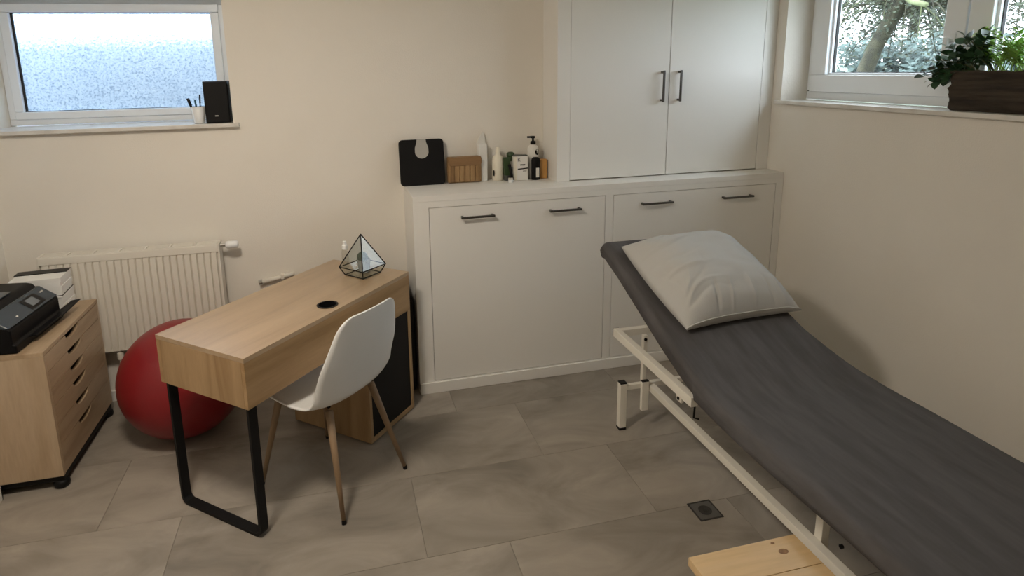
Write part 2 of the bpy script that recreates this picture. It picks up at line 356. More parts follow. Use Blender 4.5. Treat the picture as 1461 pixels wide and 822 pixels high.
b = MB(); b.box(UX0, CY2 + .025, CH + .0005, XR - .002, D - .001, ZC - .001); b.build('carcass', 'white', upc)
b = MB(); b.box(UX0, CY2, CH + .0005, 1.298, CY2 + .025, ZC - .001); b.box(2.509, CY2, CH + .0005, XR - .002, CY2 + .025, ZC - .001); b.box(1.298, CY2, 2.40, 2.509, CY2 + .025, ZC - .001); b.build('face_frame', 'white', upc)
for (x0, x1, hx) in ((1.298, 1.8995, 1.850), (1.8995, 2.509, 1.957)):
    d = MB().box(x0 + g * .7, CY2 + .0005, CH + .006, x1 - g * .7, CY2 + .018, 2.40 - g).build('cabinet_door', 'white', upc, bevel=.0012, seg=1)
    bow_handle(d, (hx, CY2, 1.533), (hx, CY2, 1.697), (0, -.028, 0))

# ------------------------------------------------------------------ radiator
RX0, RX1, RZ0, RZ1, RY0, RY1 = -1.452, -.607, .325, .862, 3.318, 3.398
rad = thing('radiator', 'cream ribbed panel radiator under the frosted window', 'radiator', (-1.03, 3.36, RZ0))
b = MB(); n = 25; pw = (RX1 - RX0 - .03) / n; poly = []
for i in range(n):
    x = RX0 + .015 + i * pw
    poly += [(x, 0), (x + pw * .16, -.011), (x + pw * .84, -.011), (x + pw, 0)]
vs = []
for x, y in poly:
    vs.append((b.bm.verts.new((x, RY0 + .002, RZ0 + .004)), b.bm.verts.new((x, RY0 + .011 + y, RZ0 + .035)), b.bm.verts.new((x, RY0 + .011 + y, RZ1 - .055)), b.bm.verts.new((x, RY0 + .002, RZ1 - .036))))
for A, B in zip(vs, vs[1:]):
    for k in range(3): b.bm.faces.new((A[k], B[k], B[k + 1], A[k + 1]))
for A in (vs[0], vs[-1]): pass
b.build('front_panel', 'radiator', rad)
MB().box(RX0 + .01, RY0 + .012, RZ0, RX1 - .01, RY1, RZ1 - .02).build('water_panel', 'radiator', rad)
b = MB(); b.box(RX0 + .004, RY0 - .002, RZ1 - .042, RX1 - .004, RY0 + .010, RZ1 - .004); b.build('top_rail', 'radiator', rad, bevel=.003)
b = MB()
b.box(RX0, RY0, RZ1 - .006, RX1, RY0 + .012, RZ1); b.box(RX0, RY1 - .010, RZ1 - .006, RX1, RY1, RZ1)
k = 7
for i in range(k + 1):
    x = RX0 + (RX1 - RX0 - .012) * i / k; b.box(x, RY0 + .012, RZ1 - .006, x + .012, RY1 - .010, RZ1)
grille = b.build('top_grille', 'radiator', rad)
for i in range(k):
    x0 = RX0 + (RX1 - RX0 - .012) * i / k + .016; x1 = RX0 + (RX1 - RX0 - .012) * (i + 1) / k - .004
    b = MB()
    for j in range(4): b.box(x0, RY0 + .016 + j * .0135, RZ1 - .005, x1, RY0 + .024 + j * .0135, RZ1 - .001)
    b.build('grille_section', 'radiator', grille)
for x0, x1 in ((RX0, RX0 + .008), (RX1 - .008, RX1)): MB().box(x0, RY0, RZ0, x1, RY1, RZ1 - .002).build('side_panel', 'radiator', rad, bevel=.002)
vt = MB().tube([(RX1, 3.35, .846), (RX1 + .03, 3.35, .846)], .010).build('valve_body', 'chrome', rad, smooth=False)
b = MB(); b.tube([(RX1 + .028, 3.35, .846), (RX1 + .034, 3.35, .846), (RX1 + .042, 3.35, .846), (RX1 + .085, 3.35, .846), (RX1 + .09, 3.35, .846)], [.014, .019, .021, .019, .015], 16); b.build('thermostat_head', 'ceramic', vt, smooth=True)
b = MB(); b.tube([(-1.148, 3.335, RZ0 + .005), (-1.148, 3.335, .02)], .008); b.tube([(-1.148, 3.335, RZ0 - .012), (-1.148, 3.335, RZ0 - .045)], .016); b.build('return_pipe', 'radiator', rad)
for x in (RX0 + .12, RX1 - .12): MB().box(x - .02, RY1, RZ0 + .05, x + .02, D, RZ1 - .06).build('wall_bracket', 'radiator', rad)

pf = thing('pipe_fitting', 'short white pipe stub with metal end fixed to the wall behind the desk', 'pipe', (-.35, D, .63))
MB().tube([(-.425, D - .02, .602), (-.25, D - .02, .634)], .012, 12).build('pipe', 'radiator', pf, smooth=True)
MB().tube([(-.438, D - .02, .600), (-.420, D - .02, .6035)], [.016, .016], 12).build('end_ring', 'chrome', pf)
b = MB(); b.box(-.322, D - .034, .610, -.302, D, .640); b.build('clip', 'radiator', pf, bevel=.004)

# ------------------------------------------------------------------ desk (local: x along its length, y across, 0,0 = near back corner)
DL, DW, DA, DH = 1.04, .481, .2, .75
YW = .853
desk = thing('desk', 'oak veneer desk with deep apron, black loop leg and dark-fronted pedestal', 'desk', (-.714, 2.45, 0), YW)
HX, HY = 0, 0
c, s_ = math.cos(YW), math.sin(YW)
def to_desk(x, y): return ((x + .714) * c + (y - 2.45) * s_, -(x + .714) * s_ + (y - 2.45) * c)
hx, hy = to_desk(-.062, 2.575)
# top board with the cable hole
b = MB(); bm = b.bm; seg = 32; hr = .041
outer = []
for k in range(seg):
    a = 2 * math.pi * k / seg; dx, dy = math.cos(a), math.sin(a)
    ts = []
    if dx > 1e-6: ts.append((DL - hx) / dx)
    if dx < -1e-6: ts.append(-hx / dx)
    if dy > 1e-6: ts.append((0 - hy) / dy)
    if dy < -1e-6: ts.append((-DW - hy) / dy)
    t = min(ts); outer.append([hx + t * dx, hy + t * dy])
for cx, cy in ((0, 0), (DL, 0), (DL, -DW), (0, -DW)):
    k = min(range(seg), key=lambda i: (outer[i][0] - cx) ** 2 + (outer[i][1] - cy) ** 2); outer[k] = [cx, cy]
inner = [(hx + hr * math.cos(2 * math.pi * k / seg), hy + hr * math.sin(2 * math.pi * k / seg)) for k in range(seg)]
L4 = [[bm.verts.new((p[0], p[1], z)) for p in P_] for P_, z in ((outer, DH), (inner, DH), (inner, DH - .018), (outer, DH - .018))]
for A, B in ((L4[0], L4[1]), (L4[1], L4[2]), (L4[2], L4[3]), (L4[3], L4[0])):
    for k in range(seg): bm.faces.new((A[k], A[(k + 1) % seg], B[(k + 1) % seg], B[k]))
b.build('desk_top', 'oak', desk, world=False)
MB().lathe([(hr + .004, 0), (hr + .005, .002), (hr - .003, .003), (hr - .004, -.03), (hr - .006, -.03)], (hx, hy, DH), 32, caps=False).build('cable_grommet', 'blackplastic', desk, world=False)
zt = DH - .0182
MB().box(0, -DW, DH - DA, DL, -DW + .018, zt).build('front_apron', 'oak_side', desk, world=False, bevel=.001, seg=1)
MB().box(0, -.018, DH - DA, DL, 0, zt).build('back_apron', 'oak_side', desk, world=False, bevel=.001, seg=1)
MB().box(0, -DW + .0185, DH - DA, .018, -.0185, zt).build('end_panel', 'oak_end', desk, world=False, bevel=.001, seg=1)
MB().box(.0185, -DW + .0185, DH - DA, DL - .0005, -.0185, DH - DA + .012).build('bottom_board', 'oak_end', desk, world=False)
# pedestal, open box with dark door
PX0, PX1 = .676, DL; pz = DH - DA - .0005
MB().box(PX0, -DW, .008, PX0 + .02, -.001, pz).build('pedestal_side', 'oak_end', desk, world=False, bevel=.001, seg=1)
MB().box(PX1 - .02, -DW, .008, PX1, -.001, pz).build('pedestal_side', 'oak_end', desk, world=False, bevel=.001, seg=1)
MB().box(PX0 + .02, -DW, .008, PX1 - .02, -.001, .030).build('pedestal_bottom', 'oak_end', desk, world=False)
MB().box(PX0 + .02, -.02, .03, PX1 - .02, -.001, pz).build('pedestal_back', 'oak_end', desk, world=False)
MB().box(PX0 + .022, -DW + .004, .032, PX1 - .022, -DW + .02, pz - .001).build('pedestal_door', 'black', desk, world=False)
for x in (PX0 + .03, PX1 - .03):
    for y in (-DW + .03, -.04): MB().lathe([(.012, 0), (.012, .008)], (x, y, 0), 12).build('glide', 'black', desk, world=False)
# loop leg: flat black bar, corners rounded at the floor
def rounded_loop(y0, y1, z0, z1, r):
    pts = [(y0, z1)]
    for k in range(7):
        a = math.pi + k * math.pi / 12; pts.append((y0 + r + r * math.cos(a), z0 + r + r * math.sin(a)))
    for k in range(7):
        a = 1.5 * math.pi + k * math.pi / 12; pts.append((y1 - r + r * math.cos(a), z0 + r + r * math.sin(a)))
    pts.append((y1, z1)); return pts
b = MB(); th = .012; outp = rounded_loop(-DW + .016, -.012, .001, DH - DA, .035); inp = rounded_loop(-DW + .016 + th, -.012 - th, .001 + th, DH - DA, .024)
x0, x1 = .012, .05
for A, B in zip(range(len(outp) - 1), range(1, len(outp))):
    q = [outp[A], outp[B], inp[B], inp[A]]
    b.hexa([(x0, p[0], p[1]) for p in q], [(x1, p[0], p[1]) for p in q])
bmesh.ops.remove_doubles(b.bm, verts=b.bm.verts, dist=1e-5)
b.box(x0, -DW + .016, DH - DA - .008, x1, -.012, DH - DA - .0005)
b.build('loop_leg', 'black', desk, world=False)

# ------------------------------------------------------------------ chair (local: y forward, x right)
chair = thing('chair', 'white plastic shell chair with tapered wooden legs at the desk', 'chair', (-.08, 2.46, 0), math.atan2(.70, -.71) - math.pi / 2)
prof = [(.235, .425, .160), (.228, .440, .192), (.19, .449, .212), (.10, .443, .224), (0, .434, .228), (-.08, .432, .230), (-.145, .445, .230), (-.188, .482, .228), (-.212, .545, .224), (-.232, .62, .218), (-.250, .70, .196), (-.264, .775, .172), (-.270, .812, .150), (-.2715, .830, .128), (-.272, .837, .102)]
def cr_eval(t):
    n = len(prof) - 1; f = t * n; i = min(int(f), n - 1); u = f - i
    P0, P1, P2, P3 = prof[max(i - 1, 0)], prof[i], prof[i + 1], prof[min(i + 2, n)]
    return [.5 * (2 * b_ + (c_ - a_) * u + (2 * a_ - 5 * b_ + 4 * c_ - d_) * u * u + (3 * b_ - a_ - 3 * c_ + d_) * u ** 3) for a_, b_, c_, d_ in zip(P0, P1, P2, P3)]
def shell(u, v):
    y, z, hw = cr_eval(u); y2, z2, _ = cr_eval(min(1, u + .01)); y1, z1, _ = cr_eval(max(0, u - .01))
    d = Vector((0, y2 - y1, z2 - z1)).normalized(); nrm = Vector((0, -d.z, d.y))     # towards the sitter
    if nrm.z < 0 and u < .4: nrm = -nrm
    nrm = Vector((0, d.z, -d.y))
    s = v * 2 - 1
    cup = .045 if u > .45 else .028
    cup = .026 + .028 * min(1, max(0, (u - .3) / .3)) - .050 * max(0, (u - .55) / .45)
    lift = cup * abs(s) ** 2.6
    return Vector((s * hw, y, z)) + nrm * lift * (1 if nrm.y * 1 + nrm.z > 0 else -1)
b = MB(); b.grid(shell, 40, 20); b.build('seat_shell', 'shell', chair, world=False, smooth=True, solid=.007)
FT_ = [(-.195, -.235), (.195, -.235), (-.195, .235), (.195, .235)]
for fx, fy in FT_:
    sx, sy = (1 if fx > 0 else -1), (1 if fy > 0 else -1)
    top = Vector((sx * .125, sy * .125 + (0 if sy < 0 else .03), .418)); bot = Vector((fx, fy, .004))
    lg = MB().tube([bot, bot.lerp(top, .5), top], [.0085, .0125, .0165], 14).build('leg', 'legwood', chair, world=False, smooth=True)
    MB().tube([bot - Vector((0, 0, .004)), bot + Vector((-.002 * sx, -.002 * sy, .012))], .0095, 12).build('foot_cap', 'black', lg, world=False)
b = MB(); b.tube([(-.11, -.11, .424), (.11, .14, .424)], .008, 8); b.tube([(.11, -.11, .424), (-.11, .14, .424)], .008, 8)
b.build('under_frame', 'black', chair, world=False)

# ------------------------------------------------------------------ drawer chest
KX0, KX1, KY0, KY1, KH = -1.60, -1.205, 2.676, 3.298, .632
chest = thing('drawer_chest', 'pale beech chest of six drawers with half-moon grips on a black base', 'chest', ((KX0 + KX1) / 2, (KY0 + KY1) / 2, 0))
zb = .062
MB().box(KX0, KY0, KH - .018, KX1, KY1, KH).build('chest_top', 'beech_h', chest, bevel=.001, seg=1)
MB().box(KX0, KY0, zb, KX1, KY0 + .018, KH - .0182).build('side_panel', 'beech_v', chest, bevel=.001, seg=1)
MB().box(KX0, KY1 - .018, zb, KX1, KY1, KH - .0182).build('side_panel', 'beech_v', chest, bevel=.001, seg=1)
MB().box(KX0, KY0 + .018, zb, KX0 + .01, KY1 - .018, KH - .0182).build('back_panel', 'beech_v', chest)
MB().box(KX0 + .01, KY0 + .018, zb, KX1 - .022, KY1 - .018, zb + .016).build('bottom_panel', 'beech_v', chest)
MB().box(KX0 + .01, KY0 + .01, .034, KX1 - .004, KY1 - .01, zb - .0005).build('base_frame', 'black', chest, bevel=.004)
hts = [.077, .080, .077, .090, .093, .131]; z = KH - .021; yc = (KY0 + KY1) / 2 - .02
for hgt in hts:
    z1 = z; z0 = z - hgt + .0025; z -= hgt
    ya, yb = KY0 + .0195, KY1 - .0195
    poly = [(ya, z0), (yb, z0), (yb, z1)]
    nw, nd = .072, .030
    poly += [(yc + nw * math.cos(t), z1 - nd * math.sin(t) ** .8) if 0 < t < math.pi else (yc + nw * math.cos(t), z1) for t in [math.pi * k / 12 for k in range(13)]]
    poly.append((ya, z1))
    b = MB(); b.prism(poly, 0, KX1 - .018, KX1)
    d = b.build('drawer', 'beech_h', chest)
    MB().box(KX0 + .02, KY0 + .026, z0 + .004, KX1 - .06, KY1 - .026, z0 + .012).build('drawer_shade_plate', 'blackplastic', d)  # black plate in place of the shade seen through the grip
for x in (KX0 + .05, KX1 - .025):
    for y in (KY0 + .03, KY1 - .03):
        b = MB(); b.lathe([(.018, 0), (.028, .004), (.032, .016), (.030, .028), (.022, .036)], (x, y, 0), 16); b.build('castor', 'black', chest, smooth=True)

# ------------------------------------------------------------------ printer (local: x along its front to the right end, y to the back; origin = front right corner)
PA = R(90 - 4)
prn = thing('printer', 'black inkjet printer with tilted control panel on the drawer chest', 'printer', (-1.272, 3.085, KH + .001), PA)
PW = .40
b = MB(); b.prism([(.0, 0), (.0, .035), (.012, .040), (.012, .10), (.03, .112), (.275, .115), (.275, 0)], 0, -PW + .002, -.004); b.build('lower_body', 'printer', prn, world=False, bevel=.006, seg=3)
PT0, PT1 = (.012, .108), (.082, .158)
b = MB(); b.prism([PT0, PT1, (.10, .160), (.10, .118), (.03, .104)], 0, -PW, .0); b.build('control_panel', 'printer_sky_tint', prn, world=False, bevel=.010, seg=4)
b = MB(); b.prism([(.085, .152), (.105, .176), (.13, .182), (.275, .186), (.275, .118), (.085, .118)], 0, -PW, -.010); b.build('scanner_lid', 'printer', prn, world=False, bevel=.010, seg=4)
MB().box(-PW + .05, .12, .1835, -.15, .26, .188).build('lid_sky_sheen', 'printer_sky_tint', prn, world=False, bevel=.002)  # painted sheen: blue-grey plate for the sky reflected in the lid
sl = math.atan2(PT1[1] - PT0[1], PT1[0] - PT0[0])
def onpanel(x, t, h=0): return (x, PT0[0] + (PT1[0] - PT0[0]) * t - h * math.sin(sl), PT0[1] + (PT1[1] - PT0[1]) * t + h * math.cos(sl))
def slab(x0, x1, t0, t1, h0, h1):
    return MB().hexa([onpanel(x0, t0, h0), onpanel(x1, t0, h0), onpanel(x1, t1, h0), onpanel(x0, t1, h0)], [onpanel(x0, t0, h1), onpanel(x1, t0, h1), onpanel(x1, t1, h1), onpanel(x0, t1, h1)])
slab(-.200, -.085, .16, .86, -.002, .0016).build('display_bezel', 'blackplastic', prn, world=False)
slab(-.175, -.115, .28, .76, .0017, .0024).build('display', 'screen', prn, world=False)
slab(-.055, -.028, .66, .74, .0002, .001).build('maker_mark', 'silver', prn, world=False)
slab(-.300, -.290, .28, .36, .0002, .001).build('power_light', 'label', prn, world=False)
b = MB(); b.prism([(.001, .030), (-.030, .034), (-.030, .038), (.001, .036)], 0, -.30, -.03); b.build('output_tray', 'blackplastic', prn, world=False)
def wl(x, y, z): return (x, y, z)
b = MB(); q = [(-1.300, 3.0, .660), (-1.250, 2.985, .660), (-1.226, 3.165, .682), (-1.258, 3.150, .682)]
b.hexa(q, [(x, y, z + .004) for x, y, z in q]); b.build('tray_flap', 'blackplastic', prn)

def folder(label, loc, rz, sx, sy, h, cover, pages):
    t = thing('document_folder', label, 'folder', loc, rz, 'paper folders behind the printer')
    MB().box(-sx / 2, -sy / 2, 0, sx / 2, sy / 2, .003).build('bottom_cover', cover, t, world=False)
    b = MB()
    for k in range(4):
        b.box(-sx / 2 + .004 + .003 * (k % 2), -sy / 2 + .004, .0032 + k * (h - .007) / 4, sx / 2 - .003 * ((k + 1) % 2), sy / 2 - .004, .0028 + (k + 1) * (h - .007) / 4)
    b.build('pages', pages, t, world=False)
    MB().box(-sx / 2, (sy * .12 if cover != 'paper' else -sy / 2), h - .003, sx / 2, sy / 2, h).build('top_cover', cover, t, world=False)
folder('thick folder of white papers lying directly on the beech chest', (-1.392, 3.196, KH + .001), R(3), .21, .17, .085, 'paper', 'paper')
folder('black edged folder of white papers lying on top of another folder', (-1.40, 3.202, KH + .0865), R(4), .22, .16, .092, 'blackplastic', 'paper')

# ------------------------------------------------------------------ exercise ball
b = MB(); r = .287; b.lathe([(max(.001, r * math.sin(math.pi * k / 32) * 1.0), r - r * math.cos(math.pi * k / 32)) for k in range(33)], (0, 0, 0), 48)
ball = b.build('exercise_ball', 'red', None, base=(0, 0, 0), smooth=True); ball.location = (-.778, 3.02, 0); ball.scale = (1.01, 1.01, .985)
tag(ball, 'large red exercise ball between the drawer chest and the desk', 'ball')

# ------------------------------------------------------------------ bag beside the desk
bag = thing('bag', 'slim black nylon bag standing between desk end and low cabinet', 'bag', (.30, 3.22, 0))
b = MB(); b.prism([(.20, .002), (.373, .002), (.376, .40), (.372, .53), (.345, .60), (.28, .62), (.22, .58), (.20, .50)], 1, 3.085, 3.36); b.build('body', 'bag', bag, bevel=.02, seg=3)
b = MB(); b.tube([(.29, 3.14, .585), (.29, 3.15, .622), (.29, 3.22, .636), (.29, 3.29, .622), (.29, 3.30, .585)], .008, 8); b.build('carry_handle', 'bag', bag, smooth=True)

# ------------------------------------------------------------------ examination couch
couch = thing('examination_couch', 'white tubular steel examination couch with raised backrest', 'couch', (1.59, 1.7, 0))
YA, YB = 2.468, .88
for x in (1.285, 1.905):
    for y in (YA, YB):
        l = MB().box(x - .017, y - .017, .012, x + .017, y + .017, .242).build('leg', 'frame', couch, bevel=.002)
        MB().box(x - .0172, y - .0172, 0, x + .0172, y + .0172, .012).build('rubber_foot', 'black', l)
        MB().box(x - .0165, y - .0165, .2421, x + .0165, y + .0165, .247).build('end_cap', 'black', l)
for y in (YA, YB): MB().box(1.302, y - .011, .205, 1.888, y + .011, .230).build('cross_bar', 'frame', couch, bevel=.002)
for x in (1.432, 1.758):
    MB().box(x - .016, YB + .012, .190, x + .016, YA - .012, .222).build('base_rail', 'frame', couch, bevel=.002)
for x in (1.392, 1.798):
    p = MB().box(x - .018, YA - .0305, .095, x + .018, YA - .0115, .246).build('lift_post', 'frame', couch, bevel=.002)
    MB().box(x - .0175, YA - .030, .2461, x + .0175, YA - .012, .250).build('end_cap', 'black', p)
    st = MB().box(x - .002, YA - .0, .232, x + .018, YA + .024, .470).build('strut', 'frame', couch, bevel=.002)
    MB().tube([(x + .006, YA + .0, .452), (x + .006, YA - .004, .452)], .008, 12).build('pivot_bolt', 'black', st)
for x in (1.282, 1.898): MB().box(x - .015, 1.88, .452, x + .015, 2.545, .492).build('side_rail', 'frame', couch, bevel=.002)
for x in (1.378, 1.802): MB().box(x - .015, .80, .455, x + .015, 1.875, .489).build('seat_rail', 'frame', couch, bevel=.002)
MB().box(1.298, 2.515, .455, 1.882, 2.545, .489).build('end_rail', 'frame', couch, bevel=.002)
MB().box(1.394, .80, .455, 1.786, .83, .489).build('end_rail', 'frame', couch, bevel=.002)
MB().box(1.298, 1.876, .458, 1.882, 1.902, .486).build('hinge_tube', 'frame', couch, bevel=.002)
MB().box(1.2665, 2.5455, .453, 1.2975, 2.548, .491).build('end_cap', 'black', couch)
hb = MB().box(1.272, 1.955, .425, 1.286, 1.99, .452).build('hinge_bracket', 'frame', couch, bevel=.003)
MB().tube([(1.268, 1.972, .44), (1.272, 1.972, .44)], .007, 12).build('hinge_bolt', 'black', hb)
MB().tube([(1.352, 1.975, .452), (1.352, 1.982, .335), (1.375, 1.982, .325)], .004, 8).build('release_rod', 'black', couch)
b = MB(); b.box(1.4485, 1.405, .190, 1.4785, 1.435, .488); b.build('side_bracket', 'frame', couch, bevel=.002)
MB().tube([(1.478, 1.36, .235), (1.486, 1.36, .235)], .007, 10).build('bracket_bolt', 'black', couch)
YH, ZT, SL = 1.76, .560, .374
def ztop(y):
    d = y - YH; k = .05
    return ZT + SL * (.5 * (d + math.sqrt(d * d + 4 * k * k)) - .5 * (-.6 + math.sqrt(.36 + 4 * k * k)))
def padprof(y0, y1, n, t):
    ys = [y0 + (y1 - y0) * i / n for i in range(n + 1)]
    return [(y, ztop(y) - .012) for y in ys] + [(y, ztop(y) - .012 - t) for y in ys[::-1]]
MB().prism(padprof(.78, 1.74, 1, .044), 0, 1.268, 1.912).build('seat_pad', 'pad', couch, bevel=.008)
MB().prism(padprof(1.78, 2.648, 6, .052), 0, 1.268, 1.85).build('back_pad', 'pad', couch, bevel=.008)
# fitted grey sheet
def lerp_tab(tab, y):
    if y <= tab[0][0]: return tab[0][1]
    for (a, p), (b_, q) in zip(tab, tab[1:]):
        if y <= b_:
            u = (y - a) / (b_ - a); return p + (q - p) * u
    return tab[-1][1]
hemL = [(.7, .515), (.97, .51), (1.13, .508), (1.27, .502), (1.42, .497), (1.56, .498), (1.70, .503), (1.84, .512), (1.95, .537), (2.096, .589), (2.313, .687), (2.5, .763), (2.66, .815)]
hemR = [(.7, .47), (1.5, .47), (1.75, .48), (2.66, .81)]
edR = [(.7, 1.948), (1.5, 1.940), (1.72, 1.925), (2.0, 1.868), (2.66, 1.852)]
edL = [(.7, 1.238), (1.3, 1.246), (1.62, 1.246), (1.9, 1.250), (2.66, 1.250)]
Y0, Y1 = .74, 2.672
def sheet(u, v):
    y = Y0 + (Y1 - Y0) * v; t = ztop(y); xl, xr = lerp_tab(edL, y), lerp_tab(edR, y); rr = .022
    endf = min(1, (Y1 - y) / .03); t2 = t - .03 * (1 - endf) ** 2
    wr = .0035 * noise.noise(Vector((u * 9 + v * 4, v * 3.5, 1.3))) + .0025 * noise.noise(Vector((u * 22, v * 5 + u * 6, 4.1)))
    nL = 8; U = u * 40
    if U < 8:
        k = U / 8; h = lerp_tab(hemL, y); bulge = .016 * math.sin(math.pi * k) * (1 if y < 1.85 else .5)
        drop = max(0, (t2 - rr) - h)
        inward = .04 * (1 - k) * min(1, drop / .12) * (0 if y < 1.85 else .7)
        return Vector((xl - bulge * .3 + inward + wr, y, h + (t2 - rr - h) * k))
    if U < 11:
        a = math.pi - (U - 8) / 3 * math.pi / 2; return Vector((xl + rr + rr * math.cos(a), y, t2 - rr + rr * math.sin(a)))
    if U <= 29:
        k = (U - 11) / 18; return Vector((xl + rr + (xr - xl - 2 * rr) * k, y, t2 + wr))
    if U <= 32:
        a = math.pi / 2 - (U - 29) / 3 * math.pi / 2; return Vector((xr - rr + rr * math.cos(a), y, t2 - rr + rr * math.sin(a)))
    k = (U - 32) / 8; h = lerp_tab(hemR, y); return Vector((xr, y, t2 - rr + (h - t2 + rr) * k))
b = MB(); vs = b.grid(sheet, 40, 90)
# closed head end
hv = [vs[i][90] for i in range(41)]; lo = [b.bm.verts.new((min(max(v.co.x, 1.262), 1.84), 2.662, min(v.co.z, ztop(2.66) - .085))) for v in hv]
for i in range(40): b.bm.faces.new((hv[i], hv[i + 1], lo[i + 1], lo[i]))
sh = b.build('fitted_sheet', 'sheet', None, base=(1.59, 1.7, .47), smooth=True, solid=.003)
tag(sh, 'dark grey stretch sheet pulled over the examination couch', 'sheet')

# pillow on the raised back
pil = thing('pillow', 'light grey cotton pillow lying on the raised end of the couch', 'pillow', (1.600, 2.322, ztop(2.325) + .004), R(3), rx=math.atan(SL))
def pillow(top):
    def P(u, v):
        a, c_ = u * 2 - 1, v * 2 - 1
        x = .280 * a * (1 - .055 * (1 - c_ * c_) if a > 0 else 1 + .05 * (1 - c_ * c_)); y = .285 * c_ * (1 - .05 * (1 - a * a))
        e = (1 - abs(a) ** 3.4) * (1 - abs(c_) ** 3.0); e = max(e, 0) ** .62
        if top:
            h = .150 * e + .018
            rad = math.exp(-((a + .6) ** 2 + (c_ + .45) ** 2) / .55)
            wr = noise.noise(Vector((a * 3.2, c_ * 5.5, 7.0))) * .007 + noise.noise(Vector((a * 2.1 + c_, c_ * 2.5, 1.0))) * .008
            bx, by = a + .92, c_ + .80
            ds = math.hypot(bx, by); an = math.atan2(by, bx)
            for k, (ak, ln, wd, am) in enumerate(((.15, 1.0, .030, .010), (.55, .9, .028, .012), (.95, 1.1, .030, .013), (1.22, .8, .025, .010), (1.45, 1.2, .03, .010))):
                dp = ds * math.sin(an - ak - .22 * math.sin(ds * 4 + k)); wr += am * math.exp(-(dp / wd) ** 2) * max(0, 1 - ds / ln) * min(1, ds * 6) * (1 if k % 2 else -.8)
            for k, (c0, a0, wd, am, lf) in enumerate(((-.2, -.55, .035, .009, .5), (.1, -.6, .03, -.007, .45), (.45, -.5, .03, .008, .5), (.75, -.3, .035, -.008, .6))):
                dp = c_ - c0 - .16 * (a - a0) - .05 * math.sin(a * 6 + k); wr += am * math.exp(-(dp / wd) ** 2) * max(0, 1 - ((a - a0) / lf) ** 2)
            for k, (a0, wd, am) in enumerate(((-.45, .03, -.010), (-.2, .025, .007), (.2, .03, .006), (.55, .03, -.008), (.75, .025, .006))):
                dp = a - a0 - .2 * (c_ + 1) * math.sin(k + 1.); wr += am * math.exp(-(dp / wd) ** 2) * max(0, 1 - (c_ + .85) ** 2 / .12)
            h += wr * min(1, e * 1.6)
        else: h = .018 - .014 * e
        lift = .012 * max(0, a) ** 2 * max(0, -c_)
        return Vector((x, y, h + lift))
    return P
b = MB(); b.grid(pillow(True), 110, 110); b.grid(pillow(False), 110, 110); bmesh.ops.remove_doubles(b.bm, verts=b.bm.verts, dist=.0004)
cse = b.build('pillowcase', 'pillow', pil, world=False, smooth=True)
pts = [pillow(True)(k / 40, .012) + Vector((0, -.001, .001)) for k in range(41)]
MB().tube(pts, .003, 8).build('seam', 'pillow', cse, world=False, smooth=True)

# ------------------------------------------------------------------ stool, drain
st = thing('stool', 'pale knotty pine stool beside the examination couch', 'stool', (1.016, 1.08, 0))
SX0, SX1, SY0, SY1, SH = .852, 1.18, .92, 1.237, .45
nb = 3
for k in range(nb):
    x0 = SX0; x1 = SX1; ya = SY0 + (SY1 - SY0) * k / nb; yb = SY0 + (SY1 - SY0) * (k + 1) / nb
    pl = MB().box(x0, ya + .0004, SH - .026, x1, yb - .0004, SH).build('seat_board', 'pine_x', st, bevel=.0012, seg=1) if 'pine_x' in M else None
    if pl is None:
        M['pine_x'] = wood('pine_board_cross', (.66, .46, .24), (.72, .53, .31), (.55, .35, .16), 0, .4, 3)
        pl = MB().box(x0, ya + .0004, SH - .026, x1, yb - .0004, SH).build('seat_board', 'pine_x', st, bevel=.0012, seg=1)
M['knot'] = mat('knot', (.16, .075, .025), .5, c2=(.30, .16, .06), nscale=60)
MB().lathe([(.001, -.001), (.011, -.001), (.011, .0003), (.001, .0004)], (1.108, 1.19, SH), 18, 1.3, .8).build('knot', 'knot', st)
MB().lathe([(.001, -.001), (.005, -.001), (.005, .0003), (.001, .0004)], (1.10, 1.222, SH), 14, 1.2, .8).build('knot', 'knot', st)
for x in (SX0 + .035, SX1 - .035):
    for y in (SY0 + .035, SY1 - .035): MB().box(x - .02, y - .02, 0, x + .02, y + .02, SH - .0265).build('leg', 'pine', st, bevel=.003)
for y in (SY0 + .035, SY1 - .035): MB().box(SX0 + .056, y - .01, SH - .09, SX1 - .056, y + .01, SH - .0265).build('apron', 'pine', st)
for x in (SX0 + .035, SX1 - .035): MB().box(x - .01, SY0 + .056, SH - .09, x + .01, SY1 - .056, SH - .0265).build('apron', 'pine', st)
dr = thing('floor_drain', 'small square dark metal floor drain set in the tiles', 'drain', (1.346, 1.863, 0))
b = MB(); ring(b, 1, 0, 0, 0, 0, 0, 0, 0, 0, 0, 0); b.bm.free(); b = MB()
cx, cy, h_ = 1.346, 1.863, .050
b.box(cx - h_, cy - h_, .0002, cx + h_, cy - h_ + .005, .003); b.box(cx - h_, cy + h_ - .005, .0002, cx + h_, cy + h_, .003); b.box(cx - h_, cy - h_ + .005, .0002, cx - h_ + .005, cy + h_ - .005, .003); b.box(cx + h_ - .005, cy - h_ + .005, .0002, cx + h_, cy + h_ - .005, .003)
b.build('drain_frame', 'drain2', dr)
MB().box(cx - h_ + .005, cy - h_ + .005, .0002, cx + h_ - .005, cy + h_ - .005, .0018).build('drain_plate', 'drain', dr)
MB().lathe([(.026, .0018), (.026, .0026), (.021, .0028), (.020, .002)], (cx, cy, 0), 24).build('drain_ring', 'drain2', dr)
MB().lathe([(.010, .0018), (.009, .0038), (.002, .004)], (cx, cy, 0), 16).build('drain_screw', 'drain2', dr)

